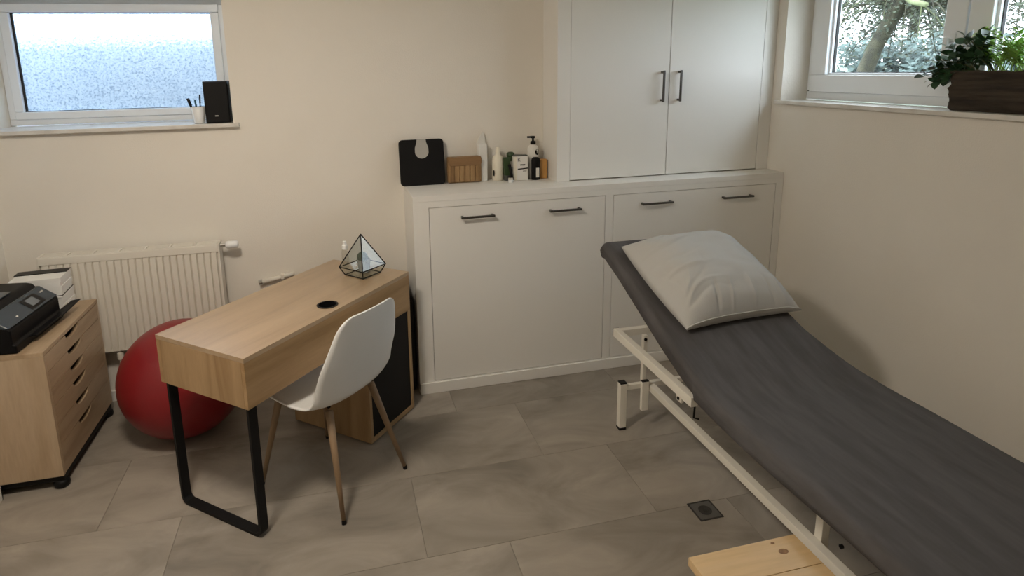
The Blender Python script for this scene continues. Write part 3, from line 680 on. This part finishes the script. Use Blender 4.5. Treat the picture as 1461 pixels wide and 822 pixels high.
# ------------------------------------------------------------------ things on the desk
tc = (.11, 2.945, DH + .0008)
ter = thing('glass_terrarium', 'pyramid glass terrarium with black metal edges on the desk', 'terrarium', tc, R(-3))
lo_ = [(0, -.086, .003), (.086, 0, .003), (0, .086, .003), (-.086, 0, .003)]; mi = [(0, -.113, .044), (.113, 0, .044), (0, .113, .044), (-.113, 0, .044)]; ap = (0, 0, .203)
def edge(a, b_): MB().tube([a, b_], .0027, 8).build('edge_bar', 'black', ter, world=False)
for k in range(4):
    edge(lo_[k], lo_[(k + 1) % 4]); edge(mi[k], mi[(k + 1) % 4]); edge(lo_[k], mi[k]); edge(mi[k], ap)
def pane(pts):
    vs = [Vector(p) for p in pts]; n = (vs[1] - vs[0]).cross(vs[2] - vs[0]).normalized() * .0008
    MB().hexa([v - n for v in vs], [v + n for v in vs]).build('pane', 'tglass', ter, world=False)
for k in range(4):
    pane([mi[k], mi[(k + 1) % 4], ap]); pane([lo_[k], lo_[(k + 1) % 4], mi[(k + 1) % 4], mi[k]])
pane(lo_)
pot = thing('potted_cactus', 'small grey pot with a round cactus inside the glass terrarium', 'cactus', (.118, 2.962, DH + .006))
MB().lathe([(.026, 0), (.033, .062), (.035, .064), (.031, .066), (.029, .056), (.002, .054)], (0, 0, 0), 24).build('pot', 'concrete', pot, world=False, smooth=False)
b = MB()
sg = 32; prof_c = [(.004, .052), (.018, .056), (.025, .07), (.024, .085), (.016, .098), (.003, .104)]
rings = [[b.bm.verts.new((-.006 + r_ * (1 + .10 * math.cos(8 * 2 * math.pi * j / sg)) * math.cos(2 * math.pi * j / sg), r_ * (1 + .10 * math.cos(8 * 2 * math.pi * j / sg)) * math.sin(2 * math.pi * j / sg), z_)) for j in range(sg)] for r_, z_ in prof_c]
for A, B in zip(rings, rings[1:]):
    for j in range(sg): b.bm.faces.new((A[j], A[(j + 1) % sg], B[(j + 1) % sg], B[j]))
b.bm.faces.new(rings[-1]); b.build('cactus_body', 'cactus', pot, world=False, smooth=True)
bt = thing('spray_bottle', 'small clear bottle with white cap behind the terrarium', 'bottle', (.032, 3.07, DH + .001))
M['clearplastic'] = thin_glass('clear_plastic', (.90, .89, .86), 1.4)
MB().lathe([(.016, 0), (.018, .004), (.018, .085), (.014, .097), (.009, .103)], (0, 0, 0), 20).build('bottle_body', 'clearplastic', bt, world=False, smooth=True)
MB().lathe([(.0135, .098), (.0145, .100), (.0145, .118), (.011, .122), (.0095, .124), (.0095, .138), (.008, .140)], (0, 0, 0), 20).build('cap', 'ceramic', bt, world=False)

# ------------------------------------------------------------------ things on the low cabinet
SHZ = CH + .001
def rrect(w_, h_, r_, n=6):
    pts = []
    for cx, cy, a0 in ((w_ - r_, r_, -90), (w_ - r_, h_ - r_, 0), (r_, h_ - r_, 90), (r_, r_, 180)):
        for k in range(n + 1):
            a = R(a0 + 90 * k / n); pts.append((cx + r_ * math.cos(a), cy + r_ * math.sin(a)))
    return pts
scl = thing('bathroom_scale', 'square black bathroom scale with bulb shaped silver display leaning on wall', 'scale', (.362, 3.352, SHZ), R(0), rx=R(-8))
b = MB(); b.prism(rrect(.252, .258, .022), 1, 0, .022); b.build('platform', 'black', scl, world=False, bevel=.003)
pts = [(.126 + .024 * s, .2575) for s in (-1, 1)]
poly = [(.101, .257)] + [(.126 - (.026 + .012 * math.sin(math.pi * k / 8 * .5) ** 2) - .0, .25 - .006 * k) for k in range(0, 8)]
poly += [(.126 + .038 * math.cos(a), .187 + .036 * math.sin(a)) for a in [R(175 + 190 * k / 16) for k in range(17)]]
poly += [(.126 + (.026 + .012 * math.sin(math.pi * k / 8 * .5) ** 2), .25 - .006 * k) for k in range(7, -1, -1)] + [(.151, .257)]
b = MB(); b.prism(poly, 1, -.0022, .0); b.build('display_panel', 'silver', scl, world=False)
wb = thing('bamboo_box', 'small brown wooden slatted box with rounded lid flap', 'box', (.628, 3.345, SHZ), R(-2))
b = MB(); b.box(0, .006, 0, .195, .05, .15); b.build('box_body', 'bamboo', wb, world=False, bevel=.01, seg=3)
for k in range(6):
    MB().box(.008 + k * .030, 0, .008, (.008 + k * .030) + .0262, .008, .106).build('slat', 'bamboo', wb, world=False, bevel=.002, seg=1)
b = MB(); b.prism([(p[0] + .002, p[1] + .100) for p in rrect(.191, .050, .016)], 1, -.005, .004); b.build('lid_flap', 'bamboo_dark', wb, world=False, bevel=.002)
ct = thing('white_carton', 'tall narrow white carton with a raised pointed flap beside the wooden box', 'carton', (.835, 3.385, SHZ), R(4))
MB().box(-.026, -.02, 0, .026, .022, .215).build('carton_body', 'label', ct, world=False, bevel=.002, seg=1)
MB().prism([(-.026, .216), (.026, .216), (.026, .255), (.012, .282)], 1, .018, .0215).build('top_flap', 'label', ct, world=False)
cb = thing('cream_bottle', 'cream plastic bottle with stepped neck on the low cabinet', 'bottle', (.925, 3.37, SHZ))
MB().lathe([(.030, 0), (.033, .004), (.033, .115), (.029, .138), (.014, .150), (.014, .170), (.011, .172), (.011, .190), (.008, .192)], (0, 0, 0), 24, 1, .8).build('bottle_body', 'cream', cb, world=False, smooth=True)
MB().box(-.031, -.026, .03, -.028, -.010, .062).build('side_mark', 'ink', cb, world=False)
gt = thing('green_tube', 'dark green tube standing on its wide cap between bottles', 'tube', (.972, 3.345, SHZ))
b = MB(); b.hexa([(-.017, -.015, .03), (.017, -.015, .03), (.017, .015, .03), (-.017, .015, .03)], [(-.022, -.003, .135), (.022, -.003, .135), (.022, .003, .135), (-.022, .003, .135)]); b.build('tube_body', 'green', gt, world=False, bevel=.003)
MB().lathe([(.016, 0), (.018, .002), (.017, .030)], (0, 0, 0), 18).build('tube_cap', 'darkgrey', gt, world=False)
gj = thing('green_jar', 'rounded green bottle with pale label beside the printed white carton', 'bottle', (1.003, 3.375, SHZ))
MB().lathe([(.022, 0), (.024, .003), (.024, .12), (.02, .135), (.023, .14), (.023, .152), (.014, .160), (.003, .161)], (0, 0, 0), 20).build('bottle_body', 'green', gj, world=False, smooth=True)
MB().lathe([(.0245, .065), (.0246, .066), (.0246, .108), (.0245, .109)], (0, 0, 0), 20).build('bottle_label', 'silver', gj, world=False, smooth=True)
bk = thing('black_tube', 'thin slanted black tube leaning in front of green bottles', 'tube', (.985, 3.30, SHZ))
MB().tube([(.008, 0, .006), (-.008, .012, .098)], [.008, .009], 12).build('tube_body', 'ink', bk, world=False, smooth=True)
MB().tube([(.011, -.002, .0), (.008, 0, .008)], [.007, .008], 12).build('tube_cap', 'chrome', bk, world=False)
cm = thing('chrome_jar', 'tiny chrome lidded jar at the front of the bottles', 'jar', (.972, 3.272, SHZ))
MB().lathe([(.012, 0), (.013, .002), (.013, .016)], (0, 0, 0), 18).build('jar_body', 'ceramic', cm, world=False)
MB().lathe([(.014, .016), (.014, .026), (.010, .029), (.002, .029)], (0, 0, 0), 18).build('jar_lid', 'chrome', cm, world=False)
kb = thing('printed_carton', 'white carton printed with black letter K and lines', 'carton', (1.048, 3.32, SHZ), R(-4))
MB().box(-.043, -.0, 0, .043, .05, .140).build('carton_body', 'label', kb, world=False, bevel=.0015, seg=1)
MB().hexa([(-.043, .0, .1402), (.043, .0, .1402), (.043, .05, .1402), (-.043, .05, .1402)], [(-.040, .004, .144), (.038, .002, .147), (.040, .05, .143), (-.043, .05, .146)]).build('top_flap', 'darkgrey', kb, world=False)
b = MB(); b.hexa([(-.018, -.0008, .062), (.043, -.0008, .066), (.043, -.0008, .073), (-.018, -.0008, .068)], [(-.018, -.0002, .062), (.043, -.0002, .066), (.043, -.0002, .073), (-.018, -.0002, .068)]); b.box(-.004, -.0008, .086, .026, -.0002, .093); b.box(.012, -.0008, .052, .034, -.0002, .055); b.build('print_lines', 'ink', kb, world=False)
def text(body, size, parent, loc, rot, material, name):
    cu = bpy.data.curves.new(name, 'FONT'); cu.body = body; cu.size = size; cu.extrude = .0003; cu.align_x = 'CENTER'
    tmp = bpy.data.objects.new(name, cu); me = bpy.data.meshes.new_from_object(tmp); bpy.data.objects.remove(tmp)
    o = bpy.data.objects.new(name, me); COL.objects.link(o); me.materials.clear(); me.materials.append(M[material])
    o.parent = parent; o.location = loc; o.rotation_euler = rot; return o
text('K', .026, kb, (-.010, -.0008, .110), (R(90), 0, 0), 'ink', 'letter_mark')
MB().box(-.043, -.0008, 0, -.0235, -.0002, .138).build('side_band', 'cream', kb, world=False)
pb = thing('pump_bottle', 'white pump bottle with black pump head and oval black emblem', 'bottle', (1.140, 3.375, SHZ))
MB().lathe([(.030, 0), (.032, .003), (.032, .175), (.027, .188), (.014, .197), (.013, .200)], (0, 0, 0), 24).build('bottle_body', 'label', pb, world=False, smooth=True)
b = MB(); b.lathe([(.015, .1985), (.016, .200), (.015, .216), (.006, .218), (.006, .232), (.012, .234), (.012, .246), (.003, .247)], (0, 0, 0), 16); b.box(-.034, -.007, .236, .004, .007, .246); b.build('pump_head', 'ink', pb, world=False)
b = MB(); n = 20
vsr = []
for j in range(n):
    a = 2 * math.pi * j / n; th_ = -math.pi / 2 + .62 + .60 * math.cos(a); vsr.append((th_, .155 + .017 * math.sin(a)))
b.hexa([(.0321 * math.cos(t), .0321 * math.sin(t), z_) for t, z_ in vsr], [(.0332 * math.cos(t), .0332 * math.sin(t), z_) for t, z_ in vsr]); b.build('emblem', 'ink', pb, world=False)
b = MB(); vsr = [(-math.pi / 2 + .62 + .22 * math.cos(2 * math.pi * j / 12), .155 + .006 * math.sin(2 * math.pi * j / 12)) for j in range(12)]
b.hexa([(.0333 * math.cos(t), .0333 * math.sin(t), z_) for t, z_ in vsr], [(.0337 * math.cos(t), .0337 * math.sin(t), z_) for t, z_ in vsr]); b.build('emblem_centre', 'silver', pb, world=False)
bb = thing('black_bottle', 'black shampoo bottle with small white label before the pump bottle', 'bottle', (1.137, 3.318, SHZ))
MB().lathe([(.024, 0), (.026, .003), (.026, .114), (.023, .125), (.016, .130), (.003, .131)], (0, 0, 0), 24, 1, .75).build('bottle_body', 'ink', bb, world=False, smooth=True)
MB().box(-.004, -.0212, .016, .014, -.0185, .07).build('bottle_label', 'label', bb, world=False)
cl = thing('clear_bottle', 'greenish clear bottle between the printed carton and black bottle', 'bottle', (1.088, 3.395, SHZ))
MB().lathe([(.020, 0), (.022, .003), (.022, .10), (.015, .115), (.012, .128), (.002, .129)], (0, 0, 0), 18).build('bottle_body', 'darkgrey', cl, world=False, smooth=True)
MB().lathe([(.0222, .04), (.0226, .042), (.0226, .085), (.0222, .087)], (0, 0, 0), 18).build('bottle_label', 'green', cl, world=False, smooth=True)
ob = thing('amber_carton', 'plain amber brown carton beside the black bottle', 'carton', (1.190, 3.345, SHZ), R(-6))
MB().box(-.024, -.012, 0, .024, .02, .112).build('carton_body', 'orange', ob, world=False, bevel=.004)
MB().box(-.018, -.006, .112, .018, .014, .1135).build('tuck_lid', 'orange', ob, world=False)

# ------------------------------------------------------------------ things on the frosted window's sill
SZ1 = NZ0 + .023
sp = thing('speaker', 'small black bookshelf speaker at the end of the window sill', 'speaker', (-.566, 3.44, SZ1), R(0))
MB().box(-.060, .004, 0, .060, .13, .214).build('cabinet', 'blackplastic', sp, world=False, bevel=.003)
MB().box(-.057, -.003, .003, .057, .004, .211).build('grille', 'black', sp, world=False, bevel=.003)
MB().box(-.012, -.0042, .034, .004, -.0028, .040).build('maker_badge', 'silver', sp, world=False)
cup = thing('pen_cup', 'white tapered cup holding pens beside the speaker', 'cup', (-.662, 3.465, SZ1))
MB().lathe([(.024, 0), (.026, .002), (.036, .085), (.034, .086), (.025, .01), (.002, .008)], (0, 0, 0), 24).build('cup_body', 'ceramic', cup, world=False, smooth=True)
M['teal'] = mat('teal_plastic', (.02, .10, .13), .4)
def pen(label, name, x, y, dx, dy, l, r_, mt, cat):
    t = thing(name, label, cat, (-.662 + x, 3.465 + y, SZ1 + .012))
    MB().tube([(0, 0, 0), (dx * .68, dy * .68, l * .68)], r_ * .7, 10).build('barrel', mt, t, world=False, smooth=True)
    MB().tube([(dx * .68, dy * .68, l * .68), (dx, dy, l)], [r_, r_], 10).build('cap', 'ink' if mt != 'teal' else 'teal', t, world=False, smooth=True)
pen('thick black marker leaning in the white pen cup', 'marker', -.010, -.008, -.032, -.006, .118, .0075, 'ink', 'marker')
pen('slim teal pen in the white pen cup', 'pen', -.004, .010, -.012, .012, .108, .0045, 'teal', 'pen')
pen('slim black pen touching the speaker, standing in white cup', 'pen', .006, .004, .006, .010, .135, .004, 'ink', 'pen')

# ------------------------------------------------------------------ planter and plants on the garden window's sill
random.seed(4)
PLX0, PLX1, PLY0, PLY1, PLH = 2.600, 2.735, 1.62, 2.135, .165
pln = thing('planter', 'rough dark bark trough planter on the garden window sill', 'planter', (2.667, 1.87, SZ + .001))
b = MB(); NX, NZ = 160, 30
z0 = SZ + .001
def rough(p, amp):
    return amp * noise.noise(Vector((p.x * 12, p.y * 5, p.z * 55))) + amp * .6 * noise.noise(Vector((p.x * 20, p.y * 14, p.z * 110)))
per = []
for k in range(NX): 
    t = k / NX * 4
    if t < 1.6: per.append((PLX0, PLY0 + (PLY1 - PLY0) * t / 1.6))
    elif t < 2: per.append((PLX0 + (PLX1 - PLX0) * (t - 1.6) / .4, PLY1))
    elif t < 3.6: per.append((PLX1, PLY1 - (PLY1 - PLY0) * (t - 2) / 1.6))
    else: per.append((PLX1 - (PLX1 - PLX0) * (t - 3.6) / .4, PLY0))
cxp, cyp = (PLX0 + PLX1) / 2, (PLY0 + PLY1) / 2
rings = []
for j in range(NZ + 1):
    f = j / NZ; ins = .012 * (1 - f) ** 2; rg = []
    for x, y in per:
        p = Vector((x, y, z0 + PLH * f)); d = Vector((x - cxp, (y - cyp) * .3, 0)).normalized(); k = rough(p, .011) - ins - .004
        q = p + d * k; q.z = z0 if j == 0 else p.z + (.006 * noise.noise(Vector((x * 20, y * 20, 3))) if j == NZ else 0); rg.append(b.bm.verts.new(q))
    rings.append(rg)
inn = [b.bm.verts.new((cxp + (x - cxp) * .84, cyp + (y - cyp) * .95, z0 + PLH - .003)) for x, y in per]; rings.append(inn)
inn = [b.bm.verts.new((cxp + (x - cxp) * .84, cyp + (y - cyp) * .95, z0 + PLH - .03)) for x, y in per]; rings.append(inn)
for A, B in zip(rings, rings[1:]):
    for j in range(NX): b.bm.faces.new((A[j], A[(j + 1) % NX], B[(j + 1) % NX], B[j]))
b.bm.faces.new(rings[0][::-1]); b.bm.faces.new(rings[-1])
b.build('trough', 'bark', pln, smooth=True)
MB().box(PLX0 + .014, PLY0 + .02, z0 + PLH - .029, PLX1 - .014, PLY1 - .02, z0 + PLH - .018).build('soil', 'soil', pln)
def leaf_mesh(name, l, w_, material, fold=.15, round_=True):
    b = MB(); n = 6; mid = []; lf = []; rg = []
    for k in range(n + 1):
        t = k / n; ww = w_ * (math.sin(math.pi * t ** .75) if round_ else math.sin(math.pi * t ** .6)) ** .8 if 0 < t < 1 else 0.0006
        zz = -.25 * l * (t - .4) ** 2
        mid.append(b.bm.verts.new((0, l * t, zz))); lf.append(b.bm.verts.new((-ww, l * t, zz + ww * fold))); rg.append(b.bm.verts.new((ww, l * t, zz + ww * fold)))
    for k in range(n):
        b.bm.faces.new((lf[k], mid[k], mid[k + 1], lf[k + 1])); b.bm.faces.new((mid[k], rg[k], rg[k + 1], mid[k + 1]))
    o = b.build(name, material, None, smooth=True); me = o.data; bpy.data.objects.remove(o); return me
LM = leaf_mesh('jade_leaf', .040, .0185, 'leaf'); LM2 = leaf_mesh('fern_leaf', .055, .011, 'leaf2', round_=False)
def put_leaf(me, parent, p, d, roll, sc_=1, name='leaf'):
    o = bpy.data.objects.new(name, me); COL.objects.link(o); o.parent = parent
    d = Vector(d).normalized(); q = d.to_track_quat('Y', 'Z').to_matrix().to_4x4() @ Matrix.Rotation(roll, 4, 'Y')
    o.matrix_basis = Matrix.Translation(Vector(p)) @ q @ Matrix.Scale(sc_, 4)
    return o
top = z0 + PLH
jade = thing('jade_plant', 'dark green round leaved plant spilling over the bark planter end', 'plant', (2.66, 2.05, top - .018))
base = Vector((2.66, 2.05, top - .018))
tips = [(2.625, 2.225, top - .035), (2.615, 2.245, top + .005), (2.62, 2.22, top + .045), (2.63, 2.175, top + .10), (2.64, 2.12, top + .115), (2.66, 2.07, top + .145), (2.64, 2.02, top + .16), (2.62, 2.15, top + .07), (2.60, 2.10, top + .06), (2.69, 2.05, top + .11), (2.60, 2.04, top + .06), (2.63, 2.19, top + .02), (2.61, 2.26, top - .02), (2.605, 2.17, top - .01), (2.62, 2.10, top + .14), (2.60, 2.20, top - .05)]
for tp in tips:
    tp = Vector(tp); st0 = base + Vector((random.uniform(-.03, .03), random.uniform(-.06, .05), 0))
    midp = st0.lerp(tp, .5) + Vector((0, 0, .035))
    pts = [st0.lerp(midp, k / 4).lerp(midp.lerp(tp, k / 4), k / 4) for k in range(5)]
    MB().tube(pts, [.0032, .003, .0026, .002, .0014], 6).build('stem', 'stem', jade, smooth=True)
    nl = random.randint(9, 12)
    for k in range(nl):
        f = .35 + .65 * k / (nl - 1); i = min(3, int(f * 4)); p = pts[i].lerp(pts[i + 1], f * 4 - i); ax = (pts[i + 1] - pts[i]).normalized()
        a = k * 2.4 + random.uniform(-.4, .4); e1 = ax.orthogonal().normalized(); e2 = ax.cross(e1)
        d = (e1 * math.cos(a) + e2 * math.sin(a)) + ax * .5 + Vector((0, 0, .1))
        if k == nl - 1: d = ax
        put_leaf(LM, jade, p - base, d, random.uniform(-.7, .7), random.uniform(.7, 1.15))
fern = thing('fern', 'light green feathery fern rising from the bark planter', 'plant', (2.675, 1.93, top - .018))
base = Vector((2.675, 1.93, top - .018))
for k in range(30):
    a = random.uniform(0, 2 * math.pi); rr = random.uniform(.04, .12)
    tp = base + Vector((math.cos(a) * rr * .5, math.sin(a) * rr * 1.4 + .03, random.uniform(.08, .20))); st0 = base + Vector((random.uniform(-.03, .03), random.uniform(-.08, .08), 0)); midp = st0.lerp(tp, .4) + Vector((0, 0, .05))
    pts = [st0.lerp(midp, q / 4).lerp(midp.lerp(tp, q / 4), q / 4) for q in range(5)]
    fr = MB().tube(pts, [.002, .0018, .0016, .0012, .0008], 5).build('frond', 'leaf2', fern, smooth=True)
    for j in range(12):
        f = .25 + .75 * j / 11; i = min(3, int(f * 4)); p = pts[i].lerp(pts[i + 1], f * 4 - i); ax = (pts[i + 1] - pts[i]).normalized()
        sd = ax.cross(Vector((0, 0, 1))).normalized() * (1 if j % 2 else -1)
        put_leaf(LM2, fr, p - base, sd + ax * .7, random.uniform(-.4, .4), random.uniform(.5, 1) * (1.15 - .5 * f))

# ------------------------------------------------------------------ ceiling lamp (above and behind the desk side, out of view)
lx, ly = -.55, 1.5
lamp = thing('ceiling_lamp', 'round opal flush ceiling lamp', 'lamp', (lx, ly, ZC - .09))
MB().lathe([(.19, .07), (.20, .072), (.20, .0895), (.18, .0899)], (0, 0, 0), 40).build('lamp_base', 'white', lamp, world=False, smooth=False)
e = bpy.data.materials.new('lamp_glow'); e.use_nodes = True; nb_ = e.node_tree.nodes['Principled BSDF']; nb_.inputs['Base Color'].default_value = (.9, .88, .82, 1)
nb_.inputs['Emission Color'].default_value = (1, .88, .73, 1); nb_.inputs['Emission Strength'].default_value = LAMP_POWER * .36
M['lampglow'] = e
MB().lathe([(.002, 0), (.10, .006), (.16, .025), (.185, .055), (.188, .0698)], (0, 0, 0), 40).build('lamp_shade', 'lampglow', lamp, world=False, smooth=True)

# ------------------------------------------------------------------ outside
GZ = 1.30
tag(MB().box(XR + .246, -12, GZ - .1, 60, 60, GZ).build('ground', 'lawn', base=(XR + .246, 0, GZ)), 'pale green lawn outside the garden window', None, None, 'structure')
b = MB(); b.box(-2.6, 4.45, .9, .35, 4.6, 1.98); b.box(.2, D + T + .001, .9, .35, 4.45, 1.98); b.box(-2.6, D + T + .001, .9, -2.45, 4.45, 1.98); b.box(-2.6, D + T + .001, .8, .35, 4.6, .9)  # walls added so the lower frosted pane looks darker than its top
tag(b.build('wall_added_light_well', 'added_well', base=(-1.1, 4.5, .9)), 'grey rendered light well added to shade the frosted window', None, None, 'structure')
random.seed(11)
def leaves(n, centers, size, spread):
    b = MB()
    for _ in range(n):
        c_ = random.choice(centers); p = Vector(c_) + Vector((random.gauss(0, spread), random.gauss(0, spread), random.gauss(0, spread * .8)))
        a = Vector((random.uniform(-1, 1), random.uniform(-1, 1), random.uniform(-1, .4))).normalized(); o_ = a.orthogonal().normalized(); s = size * random.uniform(.6, 1.3)
        q = [p, p + a * s * .5 + o_ * s * .28, p + a * s, p + a * s * .5 - o_ * s * .28]
        b.bm.faces.new([b.bm.verts.new(v) for v in q])
    return b
tr = thing('garden_tree', 'leafy tree with leaning trunk and pale mossy limb in the garden', 'tree', (7.6, 7.55, GZ))
tk = [(7.6, 7.55, GZ - .03), (7.6, 7.5, 1.6), (7.62, 7.38, 1.95), (7.7, 7.2, 2.4), (7.8, 7.1, 3.2), (7.8, 7.1, 4.2)]
MB().tube(tk, [.16, .11, .10, .10, .09, .06], 10).build('trunk', 'trunk', tr, smooth=True)
limb = [(7.7, 7.2, 2.4), (7.3, 6.95, 2.75), (7.0, 6.55, 2.62), (6.9, 6.3, 2.45), (6.85, 6.1, 2.42)]
limb = [(7.3, 7.05, 3.2), (7.05, 6.6, 2.70), (6.95, 6.42, 2.52), (6.9, 6.25, 2.42), (6.9, 6.05, 2.36)]
MB().tube([(7.8, 7.1, 3.2)] + limb, [.06, .05, .045, .04, .035, .03], 8).build('limb', 'trunk2', tr, smooth=True)
cent = []
for k in range(96):
    y0_ = random.uniform(4.4, 9.2); x0_ = random.uniform(7.0, 8.6); zt_ = random.uniform(2.4, 3.4)
    if random.random() < .75: p = Vector((7.75, 7.15, random.uniform(2.3, 3.6)))
    else: p = Vector((x0_, y0_, 3.6))
    end = Vector((x0_, y0_, random.uniform(1.75, 2.5))); mid_ = p.lerp(end, .45) + Vector((0, 0, random.uniform(.2, .5)))
    pts = [p.lerp(mid_, q / 5).lerp(mid_.lerp(end, q / 5), q / 5) for q in range(6)]
    MB().tube(pts, [.018, .014, .011, .009, .007, .004], 5).build('branch', random.choice(['trunk', 'trunk2', 'trunk']), tr, smooth=True)
    cent += [tuple(q) for q in pts[2:]]
cent = [q for q in cent]
o = leaves(11000, cent, .055, .12).build('foliage', 'fol', tr); o['kind'] = 'stuff'
bs = thing('garden_bush', 'misty blue green bush behind the garden tree', 'bush', (11, 9.3, GZ))
cs = [(11 + random.uniform(-.8, .8), 9.3 + random.uniform(-1.5, 1.6), 1.4 + random.uniform(0, .65)) for _ in range(70)]
o = leaves(6000, cs, .13, .16).build('foliage', 'fol2', bs); o['kind'] = 'stuff'
MB().tube([(11, 9.3, GZ), (11, 9.3, 1.9)], [.05, .02], 8).build('stem', 'trunk', bs)
ev = thing('evergreen_tree', 'dense dark evergreen tree further back in the garden', 'tree', (15.5, 13.9, GZ))
MB().tube([(15.5, 13.9, GZ - .02), (15.5, 13.9, 5)], [.15, .05], 8).build('trunk', 'trunk', ev, smooth=True)
cs = []
for _ in range(160):
    z_ = random.uniform(1.9, 5.5); rr = (5.8 - z_) * .32; a = random.uniform(0, 6.28); cs.append((15.5 + rr * math.cos(a), 13.9 + rr * math.sin(a), z_))
o = leaves(7000, cs, .15, .16).build('foliage', 'fol', ev); o['kind'] = 'stuff'
